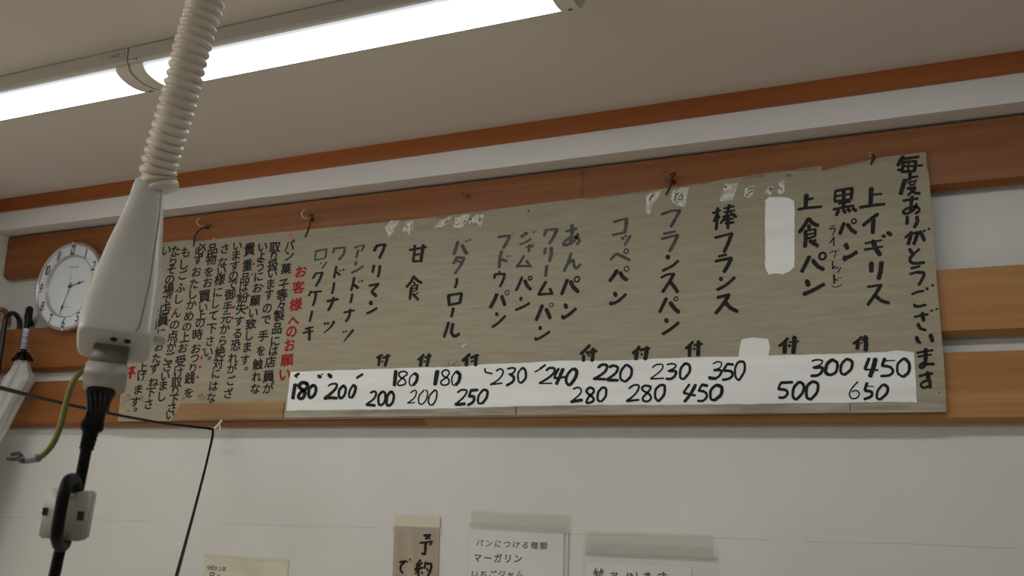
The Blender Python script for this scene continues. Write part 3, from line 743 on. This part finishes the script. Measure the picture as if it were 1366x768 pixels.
# ------------------------------------------------------------------ hooks and wires that hold the board
def screw_hook(px, py, label, open_up=True, wire=None, m='brass', scale=1.0):
    b = at(px, py, YS)
    t = thing('screw_hook', b, label, 'hook', 'screw hooks along the top of the menu board')
    s = scale
    # shank out of the plank, then a curl towards the left and up
    P = [b + Vector((.004, .004, 0)), b + Vector((.0, -.012, .001)), b + Vector((-.008 * s, -.020, -.001 * s)), b + Vector((-.018 * s, -.025, .004 * s)), b + Vector((-.022 * s, -.026, .015 * s)), b + Vector((-.016 * s, -.026, .024 * s)), b + Vector((-.009 * s, -.026, .024 * s))]
    obj('hook', tube(P, .0025 * s, 10), M[m], t, True)
    bm = bmesh.new()
    lathe(bm, [(.0001, YS - .003), (.006, YS - .0025), (.0075, YS)], b, 20)
    obj('collar', bm, M['rust'], t, True)
    if wire:
        Pw = [at(u, v, y) for u, v, y in wire]
        obj('wire', tube(Pw, .0024, 8), M['rust'], t, True)
    return t
screw_hook(277, 303, 'brass screw hook with a thin dark wire over the notice, leftmost over the board', wire=[(283, 300, YS - .012), (272, 303, YS - .02), (262, 311, YS - .02), (259.5, 320, BY - .004), (258, 328, BY - .0015)])
screw_hook(417, 293, 'brass screw hook with rusty wire above the red heading', wire=[(412, 288, YS - .026), (417, 287, YS - .02), (414, 295, YS - .02), (413, 301, BY - .004), (407, 316, BY - .0015)])
screw_hook(898, 243, 'dark twisted hook and wire on the plank above the sixth menu column', wire=[(893, 233, YS - .026), (901, 231, YS - .024), (896, 238, YS - .02), (895, 246, BY - .004), (888.5, 260, BY - .0015)], m='steel')
screw_hook(1166, 213, 'small pale hook at the chipped right end of the board top', wire=[(1165, 206, YS - .026), (1165.5, 211, BY - .003), (1163, 216, BY - .003), (1162, 220, BY - .0015)], scale=.45)
e = at(622, 262, YS)
t = thing('screw_eye', e, 'small bare steel screw eye in the plank, with no wire', 'hook', 'screw hooks along the top of the menu board')
ring = [e + Vector((.009 * math.cos(q), -.012, .009 * math.sin(q) + .002)) for q in [i * 2 * PI / 18 for i in range(17)]]
obj('eye_ring', tube(ring, .0017, 10, 2), M['steel'], t, True)
obj('shank', tube([e + Vector((.009, -.012, .001)), e + Vector((.010, .003, -.004))], .0016, 8), M['steel'], t, True)

# ------------------------------------------------------------------ wall clock
CY = -0.070
cc = at(91.2, 381.2, CY)
CR = 0.157
clock = thing('wall_clock', (cc.x, YS, cc.z), 'round silver rimmed wall clock with white dial on the planks at the left', 'clock')
bm = bmesh.new()
lathe(bm, [(.10, YS - .0005), (CR - .010, YS - .0005), (CR - .004, YS - .006), (CR, CY + .012), (CR - .001, CY + .002), (CR - .004, CY - .003), (CR - .008, CY - .004), (CR - .011, CY - .001), (CR - .012, CY + .004)], cc)
obj('rim', bm, M['rim'], clock, True)
bm = bmesh.new()
lathe(bm, [(.0001, CY + .0095), (.103, CY + .0095), (.105, CY + .0095)], cc)
obj('dial', bm, M['dial'], clock)
bm = bmesh.new()
lathe(bm, [(.110, CY + .001), (.128, CY + .0005), (CR - .0122, CY + .0015)], cc)
obj('chapter_ring', bm, M['dial'], clock, True)
bm = bmesh.new()
lathe(bm, [(.1040, CY + .0097), (.1055, CY + .0080), (.1090, CY - .0010), (.1100, CY - .0016), (.1112, CY + .0012)], cc)
obj('groove_ring', bm, M['dialring'], clock, True)
def dpt(a, r, y):                      # a: clockwise angle from twelve
    return (cc.x + r * math.sin(a), y, cc.z + r * math.cos(a))
bm = bmesh.new()
for h in range(1, 13):
    a = h * PI / 6
    x, _, z = dpt(a, .1275, 0)
    ch = str(h)
    n = len(ch)
    for i, c in enumerate(ch):
        put(bm, c, x + (i - (n - 1) / 2) * (.0125 if ch != '11' else .0085), CY - .0006, z, .036, .0480, 0, .16, cx=.31 if c != '1' else .22, off=.010)
obj('numerals', bm, M['num'], clock)
bm = bmesh.new()
for i, c in enumerate('RHYTHM'):
    put(bm, c, cc.x + .004 + (i - 2.5) * .0072, CY + .0090, cc.z + .068, .0098, .0088, 0, 0, cx=.35, off=.01)
for i in range(12):
    x, y, z = dpt(i * PI / 6, .094, CY + .0091)
    flat(bm, [(x + .0011 * math.cos(q), y, z + .0011 * math.sin(q)) for q in (0, 1, 2, 3, 4, 5)])
flat(bm, [(cc.x - .020, CY + .0091, cc.z - .0715), (cc.x + .011, CY + .0091, cc.z - .0715), (cc.x + .011, CY + .0091, cc.z - .0727), (cc.x - .020, CY + .0091, cc.z - .0727)])
obj('dial_print', bm, M['num'], clock)
def hand(name, a, prof, y, tail=.012):
    bm = bmesh.new()
    d, n = Vector((math.sin(a), 0, math.cos(a))), Vector((math.cos(a), 0, -math.sin(a)))
    c0 = Vector((cc.x, y, cc.z))
    L = [c0 + d * r + n * w for r, w in prof] + [c0 + d * r - n * w for r, w in reversed(prof)]
    slab(bm, L, .0006)
    return obj(name, bm, M['num'], clock)
hand('hour_hand', math.radians(77), [(-.012, .0024), (.02, .0014), (.034, .0016), (.038, .0042), (.046, .0036), (.052, .0012), (.066, .0005)], CY + .0066)
hand('minute_hand', math.radians(199), [(-.014, .0020), (.03, .0009), (.066, .0011), (.072, .0040), (.080, .0034), (.088, .0010), (.103, .0005)], CY + .0050)
sh = hand('second_hand', math.radians(-2), [(-.030, .0007), (.0, .0006), (.044, .0005)], CY + .0036)
sh.data.materials[0] = M['dialring']
bm = bmesh.new()
lathe(bm, [(.0001, CY + .0030), (.005, CY + .0032), (.006, CY + .0094)], cc, 24)
obj('hub', bm, M['num'], clock, True)
for a in (0, 90, 180, 270):
    bm = bmesh.new()
    c0 = dpt(math.radians(a), CR - .004, 0)
    lathe(bm, [(.0001, CY - .0075), (.004, CY - .0065), (.0055, CY - .003), (.0055, CY)], (c0[0], 0, c0[2]), 14)
    obj('rim_stud', bm, M['rim'], clock, True)
bm = bmesh.new()
lathe(bm, [(.0001, CY - .0026), (CR - .0125, CY - .0022)], cc)
obj('dial_glass', bm, M['glass'], clock, True)

# ------------------------------------------------------------------ umbrellas hooked over the wall plank
def umbrella(name, x, yf, zt, m_handle, m_cloth, label, hook, r_h, canopy_top, canopy_r, lean=0.0):
    t = thing(name, (x, yf, zt - .85), label, 'umbrella')
    hx, hy, hr = hook                  # span of the crook
    hv = math.hypot(hx, hy) / 2
    P = [Vector((x, yf, zt - .30)), Vector((x, yf, zt - .12))]
    for k in range(9):
        a = PI * k / 8
        P.append(Vector((x + hx * (.5 - .5 * math.cos(a)), yf + hy * (.5 - .5 * math.cos(a)), zt - r_h - hv + hv * math.sin(a))))
    P.append(P[-1] - Vector((0, 0, .02)))
    obj('handle', tube(P, r_h, 14), M[m_handle], t, True)
    bm = bmesh.new()
    cz = zt - canopy_top
    loops = []
    for k, (dz, rr) in enumerate(((0, .28), (.012, .42), (.035, .62), (.075, .95), (.12, 1.0), (.25, .86), (.45, .6), (.58, .35), (.62, .15))):
        loops.append([Vector((x + lean * dz, yf, cz - dz)) + Vector((math.cos(q), math.sin(q), 0)) * canopy_r * rr * (1 + .13 * math.cos(4 * q + dz * 9)) for q in [i * 2 * PI / 40 for i in range(40)]])
    loft(bm, loops)
    obj('folded_canopy', bm, M[m_cloth], t, True)
    obj('tip', tube([Vector((x + lean * .6, yf, cz - .60)), Vector((x + lean * .66, yf, cz - .66))], .004, 8), M['steel'], t, True)
    return t
u1, u1t = at(5, 440, -.085), at(25.5, 437, -.010)
umbrella('umbrella', u1.x, -.085, at(19, 414.5, -.05).z, 'navy', 'black', 'umbrella with a black crook handle hooked over the plank, left of the clear umbrella', (u1t.x - u1.x, .075, 0), .0085, .36, .022)
u0, u0t = at(-11, 440, -.075), at(9, 437, -.010)
umbrella('umbrella', u0.x, -.072, at(0, 409, -.05).z, 'crook', 'black', 'umbrella with a brown cane handle at the left edge of the photo', (u0t.x - u0.x, .062, 0), .0095, .36, .022)
# clear vinyl umbrella, its crook seen edge-on
ux = at(31, 470, -.095)
t = thing('vinyl_umbrella', (ux.x, -.095, 1.15), 'clear milky vinyl umbrella hanging by its dark crook handle beside the clock', 'umbrella')
zt = at(41, 411, -.08).z
x0 = ux.x
P = [Vector((x0, -.095, zt - .17)), Vector((x0 + .001, -.095, zt - .07)), Vector((x0, -.094, zt - .040)), Vector((x0 - .010, -.086, zt - .014)), Vector((x0 - .030, -.070, zt - .0015)), Vector((x0 - .052, -.052, zt - .003)), Vector((x0 - .078, -.030, zt - .020)), Vector((x0 - .088, -.012, zt - .046))]
obj('handle', tube(P, [.0095] * 9 + [.0100] * 7 + [.0125] * 26 + [.0105] * 15, 14), M['blackg'], t, True)
lb = obj('label_sleeve', tube([Vector((x0, -.095, zt - .145)), Vector((x0 + .001, -.095, zt - .075))], .0100, 16), M['labelw'], t, True)
bm = bmesh.new()
for k in range(9):
    z = zt - .082 - k * .0068
    sweep(bm, [Vector((x0 + .0005, -.095, z)), Vector((x0 + .0005, -.095, z - random.uniform(.002, .0045)))], .0103, 16)
obj('label_print', bm, M['blue'], lb)
obj('ferrule', tube([Vector((x0, -.095, zt - .165)), Vector((x0, -.095, zt - .188))], .0125, 16), M['blackg'], t, True)
bm = bmesh.new()
for q in range(8):
    a = q * PI / 4
    sweep(bm, [Vector((x0 + .013 * math.cos(a), -.095 + .013 * math.sin(a), zt - .158)), Vector((x0 + .038 * math.cos(a), -.095 + .026 * math.sin(a), zt - .186))], .004, 8)
obj('rib_ends', bm, M['black'], t, True)
bm = bmesh.new()
loops = []
for dz, rr in ((0, .019), (.015, .023), (.035, .031), (.055, .043), (.07, .046), (.10, .043), (.16, .040), (.24, .037), (.36, .032), (.50, .024), (.60, .014), (.63, .008)):
    loops.append([Vector((x0 - .20 * max(0, dz - .05), -.095 - .22 * max(0, dz - .05), zt - .186 - dz)) + Vector((math.cos(q), math.sin(q), 0)) * rr * (1 + .14 * math.cos(5 * q + dz * 14) + .05 * math.cos(11 * q)) for q in [i * 2 * PI / 48 for i in range(48)]])
loft(bm, loops)
obj('vinyl_canopy', bm, M['vinyl'], t, True)
obj('shaft', tube([Vector((x0, -.095, zt - .15)), Vector((x0 - .115, -.225, zt - .88))], .005, 10), M['steel'], t, True)

# ------------------------------------------------------------------ black cable pinned under the board
pk = at(286, 571, -.062)
cab = [CAM + ray(-60, 502) * 1.15, CAM + ray(0, 517) * 1.36, CAM + ray(70, 534.5) * 1.65, CAM + ray(140, 550) * 1.98, CAM + ray(210, 563) * 2.35, CAM + ray(262, 569.5) * 2.58, at(279, 571.5, -.066), at(284, 577, -.066),
       CAM + ray(276, 615) * 2.50, CAM + ray(262, 670) * 2.2, CAM + ray(248, 722) * 1.85, CAM + ray(236, 766) * 1.55, CAM + ray(218, 830) * 1.3]
cable = tag(obj('cable', tube(cab, .0034, 12, 10), M['black'], None, True), 'thin black cable across the left side, bent down at the peg under the board', 'cable')
t = thing('cable_peg', at(298, 558, -.04), 'small cream forked peg on the plank under the board, holding the black cable', 'peg')
obj('stem', tube([at(299, 556, -.0385), at(294, 563, -.055), at(286, 572, -.0715)], [.0040] * 8 + [.0036] * 8 + [.0028], 12), M['peg'], t, True)
obj('prong', tube([at(293, 564, -.056), at(293.5, 570, -.060), at(294, 574, -.064)], .0024, 10), M['peg'], t, True)

# ------------------------------------------------------------------ hanging outlet on its corrugated hose
def P3(u, v, y): return at(u, v, y)
HT = P3(199, 250, -1.632)
outlet = thing('hanging_outlet', HT, 'off white hanging power outlet on a cream corrugated hose from the ceiling', 'outlet')
top = P3(277, -8, -1.640)
ctl = [P3(216, 257, -1.622), P3(211, 235, -1.626), P3(219, 200, -1.630), P3(234, 150, -1.636), P3(247, 100, -1.640), P3(260, 50, -1.642), P3(275, 0, -1.642), P3(290, -60, -1.64)]
d = (ctl[-1] - ctl[-2])
while ctl[-1].z < ZC - .06: ctl.append(ctl[-1] + Vector((d.x * .6, 0, .06)))
ctl.append(Vector((ctl[-1].x + .004, ctl[-1].y, ZC - .005)))
fine = catmull(ctl, 40)
acc, path, rads = 0.0, [fine[0]], [.0150]
pitch = .0079
samples = []
for a, b in zip(fine, fine[1:]):
    samples.append((acc, a)); acc += (b - a).length
samples.append((acc, fine[-1]))
n = int(acc / (pitch / 8))
path, rads, j = [], [], 0
for i in range(n + 1):
    s = acc * i / n
    while j < len(samples) - 2 and samples[j + 1][0] < s: j += 1
    s0, p0 = samples[j]; s1, p1 = samples[j + 1]
    path.append(p0.lerp(p1, (s - s0) / max(1e-9, s1 - s0)))
    ph = (s / pitch) % 1.0
    rads.append(.0122 + .0039 * math.sqrt(max(0, math.sin(PI * ph))))
bm = bmesh.new()
sweep(bm, path, rads, 36)
obj('corrugated_hose', bm, M['hose'], outlet, True)
bm = bmesh.new()
cp = ctl[-1]
loft(bm, [[Vector((cp.x + r * math.cos(q), cp.y + r * math.sin(q), z)) for q in [i * 2 * PI / 32 for i in range(32)]] for r, z in ((.020, ZC - .035), (.034, ZC - .028), (.040, ZC - .002))])
obj('ceiling_cup', bm, M['hose'], outlet, True)
# housing: bottle-shaped, squarish at the foot
SEC = [(245, 179.5, 215.5, -1.630, 2.0), (265, 173, 217.5, -1.633, 2.2), (286, 165.5, 218, -1.637, 2.4), (308, 155, 217.5, -1.642, 2.6), (330, 144.5, 216, -1.647, 2.8), (353, 135, 215, -1.653, 3.0), (375, 126.5, 214, -1.661, 3.3),
       (397, 118.7, 212.6, -1.668, 3.6), (419, 110.7, 209.5, -1.676, 4), (441, 105, 206, -1.684, 4.5), (456, 102.5, 203.5, -1.6885, 4.8), (460, 103, 202, -1.6900, 5), (461.3, 106, 199.5, -1.6905, 5)]
def project(p):
    q = RM @ (p - CAM)
    return W / 2 + F * q.x / q.y, H / 2 - F * q.z / q.y
axis = (P3(153, 460, -1.6900) - P3(198.5, 250, -1.631)).normalized()
ru = (Vector(RM[0]) - axis * Vector(RM[0]).dot(axis)).normalized()
rw = axis.cross(ru).normalized()
if rw.dot(CAM - HT) < 0: rw = -rw
YAW = math.radians(22)
eu = ru * math.cos(YAW) - rw * math.sin(YAW)      # side direction of the box, turned a little
ew = ru * math.sin(YAW) + rw * math.cos(YAW)
def sup(q, n):
    c, s = math.cos(q), math.sin(q)
    return math.copysign(abs(c) ** (2 / n), c), math.copysign(abs(s) ** (2 / n), s)
def hpt(sec, q, k=1.0):
    c, a, n = sec
    s, t_ = sup(q, n)
    return c + eu * (a * s * k) + ew * (a * .86 * t_ * k)
def section(v, ul, ur, y, n):
    u, a = (ul + ur) / 2, (ur - ul) * .00027
    for _ in range(8):                 # width and middle settle on the seen outline
        us = [project(hpt((P3(u, v, y), a, n), i * PI / 32))[0] for i in range(64)]
        a *= (ur - ul) / (max(us) - min(us))
        u += ((ul + ur) - (max(us) + min(us))) / 2
    return P3(u, v, y), a, n
secs = [section(*q) for q in SEC]
bm = bmesh.new()
loft(bm, [[hpt(s, i * 2 * PI / 64) for i in range(64)] for s in secs])
hs = obj('housing', bm, M['house'], outlet, True)
for p in hs.data.polygons:
    if len(p.vertices) > 4: p.use_smooth = False
QS = [math.radians(38 + 40 * i / (len(secs) - 3)) for i in range(len(secs) - 2)]      # seam between the two shells
bm = bmesh.new()
sweep(bm, [hpt(s, q, 1.0) for s, q in zip(secs[1:-1], QS)], .0005, 6)
sweep(bm, [hpt(s, q + PI, 1.0) for s, q in zip(secs[1:-1], QS)], .0005, 6)
obj('shell_seam', bm, M['seam'], hs)
sA = [s for s in secs]
bm = bmesh.new()
cL = [min((hpt(q, i * PI / 32) for i in range(64)), key=lambda p: project(p)[0]) for q in (secs[5], secs[7])]
sweep(bm, catmull([cL[0] + axis * .005, (cL[0] + cL[1]) / 2 - ru * .0006, cL[1] + axis * .002], 12), [.0007 + .0021 * math.sin(PI * i / 24) for i in range(25)], 12)
obj('side_clip', bm, M['greyl'], hs, True)
bm = bmesh.new()
for q, dd in ((math.radians(50), .55), (math.radians(95), .45)):
    c = secs[-1][0] + eu * (secs[-1][1] * math.cos(q) * dd) + ew * (secs[-1][1] * .86 * math.sin(q) * dd)
    sweep(bm, [c - axis * .002, c + axis * .0006], .0026, 14)
obj('foot_screw', bm, M['slot'], hs)
# a little lever at the far right side of the housing
lv = P3(211, 436, -1.62)
bm = bmesh.new()
bmesh.ops.create_cube(bm, size=1.0, matrix=Matrix.Translation(P3(207, 452, -1.640)) @ Matrix(((eu.x, ew.x, axis.x, 0), (eu.y, ew.y, axis.y, 0), (eu.z, ew.z, axis.z, 0), (0, 0, 0, 1))) @ Matrix.Diagonal((.017, .010, .007, 1)))
bmesh.ops.bevel(bm, geom=bm.edges[:], offset=.002, segments=2, affect='EDGES')
obj('lock_lever', bm, M['house'], hs, True)

# ------------------------------------------------------------------ adapter, plug and cord
AX = Matrix(((eu.x, ew.x, axis.x, 0), (eu.y, ew.y, axis.y, 0), (eu.z, ew.z, axis.z, 0), (0, 0, 0, 1)))
def oriented_box(c, sx, sy, sz, bev, bm=None):
    bm = bm or bmesh.new()
    b2 = bmesh.new()
    bmesh.ops.create_cube(b2, size=1.0, matrix=Matrix.Diagonal((sx, sy, sz, 1)))
    bmesh.ops.bevel(b2, geom=b2.edges[:], offset=bev, segments=3, affect='EDGES')
    b2.transform(Matrix.Translation(c) @ AX)
    me = bpy.data.meshes.new('tmp'); b2.to_mesh(me); b2.free(); bm.from_mesh(me); bpy.data.meshes.remove(me)
    return bm
a0 = P3(146, 481, -1.690)
ad = thing('plug_adapter', a0, 'grey three-pin plug adapter with a green earth wire, in the foot of the hanging outlet', 'adapter')
apx = RM[1].dot(a0 - CAM) / F / 1.18
obj('neck', oriented_box(a0, 51 * apx, 38 * apx, .020, .0012), M['greyp'], ad, True)
a1 = P3(141, 503, -1.694)
obj('body', oriented_box(a1, 61 * apx, 46 * apx, .0155, .0016), M['greyl'], ad, True)
g = [P3(119, 494, -1.690), P3(108, 497, -1.696), P3(98, 510, -1.70), P3(88, 540, -1.702), P3(82, 565, -1.704), P3(72, 590, -1.706), P3(60, 605, -1.708), P3(50, 611.5, -1.71)]
gp = catmull(g, 12)
gw = obj('earth_wire', tube(gp, .0020, 12, smooth_path=False), M['green'], ad, True)
bm = bmesh.new()
ref = Vector((0, -1, 0))
for i in range(len(gp) - 1):           # yellow stripe along the green wire
    for (A, B) in ((gp[i], gp[i + 1]),):
        tt = (B - A).normalized()
        sd = tt.cross(ref).normalized()
        out = sd.cross(tt).normalized()
        if out.dot(ref) < 0: out = -out
        q0 = A + out * .0015 + sd * .0009
        q1 = B + out * .0015 + sd * .0009
        sweep(bm, [q0, q1], .0008, 6, caps=False)
obj('wire_stripe', bm, M['yellow'], gw, True)
cr0, cr1 = P3(52, 610.5, -1.71), P3(34, 613, -1.712)
obj('crimp_sleeve', tube([cr0, cr1], .0031, 14), M['crimp'], gw, True)
bm = bmesh.new()
sweep(bm, catmull([P3(36, 612.5, -1.712), P3(31, 612, -1.712), P3(27, 606.5, -1.712), P3(23, 604.5, -1.712), P3(16, 605.5, -1.712)], 6), .0015, 8)
sweep(bm, catmull([P3(36, 613, -1.713), P3(30, 615.5, -1.713), P3(24, 611.5, -1.713), P3(18, 612, -1.713), P3(10, 611, -1.713)], 6), .0015, 8)
sweep(bm, [P3(36, 613, -1.7125), P3(29, 613, -1.7125)], .0027, 8)
obj('spade_terminal', bm, M['slot'], gw, True)

cord = thing('power_cord', P3(136, 516, -1.684), 'thick black power cord with a moulded plug and a clip-on grey box, in the adapter', 'power cord')
def oval(v, u, w, y, n=3.0, flatk=.8):
    c = P3(u, v, y)
    px = RM[1].dot(c - CAM) / F * .93
    return [c + eu * (w / 2 * px * sup(q, n)[0]) + ew * (w / 2 * px * flatk * sup(q, n)[1]) for q in [i * 2 * PI / 32 for i in range(32)]]
bm = bmesh.new()
loft(bm, [oval(518.5, 136, 37, -1.6925), oval(520, 135.5, 40, -1.6925), oval(526, 133.5, 38, -1.6915), oval(535, 131.5, 31, -1.687), oval(550, 128.5, 26.5, -1.688), oval(562, 125.5, 26, -1.689)])
pl = obj('plug', bm, M['blackg'], cord, True)
bm = bmesh.new()
for i in range(5):
    u = 120 + i * 7.5
    sweep(bm, catmull([P3(u, 519, -1.697), P3(u * .8 + 26, 538, -1.698), P3(u * .68 + 41, 552, -1.697)], 5), .0007, 6)
obj('grip_rib', bm, M['blackg'], pl, True)
bm = bmesh.new()
loft(bm, [oval(562, 124.5, 28, -1.689), oval(564, 124, 31, -1.689), oval(571, 122.5, 30, -1.690), oval(573, 122, 26, -1.690)])
obj('collar', bm, M['black'], cord, True)
bm = bmesh.new()
lp = []
for i in range(9):
    v = 573 + i * 3.1
    k = 1.0 if i % 2 == 0 else .9
    lp.append(oval(v, 121.8 - i * .78, (22.5 - i * .35) * k, -1.690, 2.4, .95))
loft(bm, lp)
obj('strain_relief', bm, M['black'], cord, True)
obj('cable', tube([P3(116, 594, -1.690), P3(112, 615, -1.690), P3(107, 640, -1.690), P3(101, 665, -1.690), P3(92, 700, -1.690), P3(84, 722, -1.692), P3(79, 738, -1.692), P3(73, 765, -1.692), P3(62, 810, -1.69), P3(50, 860, -1.69)], .0041, 16), M['black'], cord, True)
# clip-on noise filter box, the cable looped once round it
cA, cB = P3(97, 653, -1.690), P3(85, 718, -1.690)
ax2 = (cB - cA).normalized()
x2 = (Vector(RM[0]) - ax2 * Vector(RM[0]).dot(ax2)).normalized()
y2 = ax2.cross(x2)
cm = (cA + cB) / 2
rotb = math.radians(-4)
x2r = x2 * math.cos(rotb) + y2 * math.sin(rotb)
y2r = y2 * math.cos(rotb) - x2 * math.sin(rotb)
B2 = Matrix(((x2r.x, y2r.x, ax2.x, cm.x), (x2r.y, y2r.y, ax2.y, cm.y), (x2r.z, y2r.z, ax2.z, cm.z), (0, 0, 0, 1)))
pxs = RM[1].dot(cm - CAM) / F
bw, bh, bd = 54 * pxs, (cB - cA).length, 33 * pxs
bm = bmesh.new()
bmesh.ops.create_cube(bm, size=1.0, matrix=Matrix.Diagonal((bw, bd, bh, 1)))
bmesh.ops.bevel(bm, geom=[e for e in bm.edges], offset=.0016, segments=3, affect='EDGES')
bm.transform(B2)
core = obj('filter_box', bm, M['core'], cord, True)
front = -1 if (B2.to_3x3() @ Vector((0, -1, 0))).dot(CAM - cm) > 0 else 1
bm = bmesh.new()
for a, b, sx, sz in ((-.43, -.04, .004, .0055), (.42, -.02, .0045, .0065)):
    m4 = B2 @ Matrix.Translation((a * bw, front * bd / 2, b * bh)) @ Matrix.Diagonal((sx, .0008, sz, 1))
    bmesh.ops.create_cube(bm, size=1.0, matrix=m4)
obj('latch_slot', bm, M['slot'], core)
bm = bmesh.new()
for s_, z in ((-1, -.36), (1, .36)):
    for (cx, cz, sx, sz) in ((.06, z, .009, .0007), (.06 + .0045 / bw * 1.0, z - s_ * .0026 / bh * -1, .0007, .005)):
        m4 = B2 @ Matrix.Translation((cx * bw, front * bd / 2, cz * bh)) @ Matrix.Diagonal((sx, .0006, sz, 1))
        bmesh.ops.create_cube(bm, size=1.0, matrix=m4)
obj('moulded_line', bm, M['seam'], core)
bm = bmesh.new()
m4 = B2 @ Matrix.Diagonal((bw * 1.004, bd * .04, bh * .9, 1))
bmesh.ops.create_cube(bm, size=1.0, matrix=m4)
obj('hinge_line', bm, M['seam'], core)
loop_pts = [P3(100, 660, -1.690), P3(101, 648, -1.695), P3(98, 639, -1.703), P3(91, 641, -1.712), P3(86, 655, -1.7185), P3(81, 680, -1.7195), P3(77, 704, -1.719), P3(76, 718, -1.714), P3(80, 728, -1.703), P3(86, 726, -1.693), P3(88, 715, -1.690)]
obj('cable_loop', tube(loop_pts, .0043, 16), M['black'], cord, True)

# ------------------------------------------------------------------ papers on the wall below
def paper(name, px_tl, px_tr, h, m, label, y=-.0025, cat='notice', th=.0012):
    a, b = at(*px_tl, y), at(*px_tr, y)
    d = (b - a).normalized()
    dn = Vector((d.z, 0, -d.x))
    t = thing(name, (a + b) / 2 + dn * h, label, cat)
    bm = bmesh.new()
    slab(bm, [a, b, b + dn * h, a + dn * h], th)
    obj('sheet', bm, m, t)
    return t, a, d, dn
def quad(a, d, dn, x0, x1, z0, z1, y, th=.0002, wob=0.0):
    bm = bmesh.new()
    base = Vector((a.x, y, a.z))
    n = 24 if wob else 1
    top_ = [base + d * (x0 + (x1 - x0) * i / n) + dn * (z0 + (random.uniform(-wob, wob))) for i in range(n + 1)]
    bot_ = [base + d * (x0 + (x1 - x0) * i / n) + dn * (z1 + (random.uniform(-wob, wob))) for i in range(n + 1)]
    slab(bm, top_ + bot_[::-1], th)
    return bm
def write(bm, text, u0, v0, u1, v1, y, px_h, shear=.12, off=.0, rot=None):
    n = len(text)
    for i, ch in enumerate(text):
        k = i / max(1, n - 1)
        u, v = u0 + (u1 - u0) * k, v0 + (v1 - v0) * k
        p = at(u, v, y)
        hz = at(u, v - px_h, y).z - p.z
        put(bm, ch, p.x, y, p.z, hz * random.uniform(1.0, 1.15), hz * random.uniform(.95, 1.1), random.uniform(-.06, .06) + (rot or 0), shear + random.uniform(-.03, .05), cx=.5 if ord(ch) > 255 else .3, off=off)

t, a, d, dn = paper('paper_note', (273, 738.5), (385, 746), .20, M['ypaper'], 'small yellowed paper note low on the wall, leftmost of the four papers')
obj('top_fold', quad(a, d, dn, 0, .305, 0, .007, -.0032), M['tape'], t)
bm = bmesh.new()
write(bm, '令和02年', 278, 757, 299, 759, -.0028, 7.5, .1, .004)
ink = Ink(-.0026)
ink.crop(262, 728, '9 180,350 182,420;9 182,348 225,345 232,370 190,392;8 205,390 240,420;8 292,372 290,415;8 270,395 315,392', 9.757)
obj('handwriting', bm, M['pen'], t)
ink.done('handwriting', M['pen'], t)

t, a, d, dn = paper('card_sign', (526, 700), (586, 702), .26, M['kraft'], 'narrow brown card sign with black brush writing, taped at its top', th=.0022, y=-.0035)
obj('tape', quad(a, d, dn, .001, .142, -.026, .004, -.0040, .0003, .0006), M['tape'], t)
obj('clear_tape', quad(a, d, dn, -.006, .148, .002, .020, -.0046, .0002, .0005), M['stape'], t)
ink = Ink(-.0036)
ink.crop(510, 678, '26 475,308 550,300;22 545,305 495,345;20 520,330 545,345;22 430,392 500,385 570,375;20 565,378 545,415;28 495,385 490,470 485,520;24 485,522 450,510'
         ';22 435,585 390,645;20 390,650 430,660;22 455,615 375,690;22 375,700 460,672;22 415,690 412,770;16 380,740 400,712;16 450,720 460,745;22 495,610 480,680;24 490,632 555,630 550,700 520,775;18 505,680 525,710'
         ';24 200,610 270,598;22 262,602 215,650 210,700 235,735;14 288,600 292,612;14 310,570 322,590', 8.533)
ink.crop(510, 678, '22 250,780 260,830;22 480,800 430,860;22 420,820 520,812', 8.533)
ink.done('brush_lettering', M['ink'], t)

t, a, d, dn = paper('sleeved_sign', (626.5, 702.5), (752, 710), .30, M['paper'], 'white handwritten sheet in a clear sleeve, right of the narrow brown card', y=-.003)
obj('plastic_sleeve', quad(a, d, dn, -.003, .278, -.012, .302, -.0042, .0002, .0006), M['sleeve'], t)
obj('sleeve_edge', quad(a, d, dn, .2745, .2785, -.003, .300, -.0046, .0004), M['tapeg'], t)
obj('tape', quad(a, d, dn, .003, .282, -.044, .004, -.0050, .0002, .0006), M['stape'], t)
bm = bmesh.new()
write(bm, 'パンにつける種類', 640, 724, 725, 728, -.0032, 10.5, .12, .022)
write(bm, 'マーガリン', 637, 744, 691, 745, -.0032, 12, .12, .034)
write(bm, 'いちごジャム', 633, 766, 693, 766, -.0032, 11, .12, .030)
write(bm, 'ピーナツ', 632, 786, 676, 786, -.0032, 11, .12, .030)
obj('handwriting', bm, M['pen'], t)

t, a, d, dn = paper('sleeved_sign', (782, 750), (922, 757), .26, M['paper'], 'white sheet in a clear sleeve at the bottom, rightmost of the four papers', y=-.003)
obj('plastic_sleeve', quad(a, d, dn, -.012, .330, -.050, .262, -.0042, .0002, .0006), M['sleeve'], t)
obj('sleeve_edge', quad(a, d, dn, -.004, .328, -.025, -.022, -.0047, .0004, .0004), M['greyl'], t)
obj('tape', quad(a, d, dn, -.002, .318, -.078, -.020, -.0052, .0002, .0010), M['stape'], t)
ink = Ink(-.0032)
ink.crop(770, 700, '12 185,425 170,470;12 172,462 200,452;10 188,460 185,495;12 240,428 228,462;12 230,458 262,448;10 248,458 250,490;12 395,470 375,505;14 530,480 528,510;12 585,468 588,510;12 672,490 720,482;12 705,465 708,505;12 795,490 860,478;12 848,462 855,505', 7.384)
ink.done('brush_lettering', M['ink'], t)
bm = bmesh.new()
write(bm, '箸あります', 797, 769, 884, 770, -.0034, 15, .05, .006)
obj('handwriting', bm, M['ink'], t)
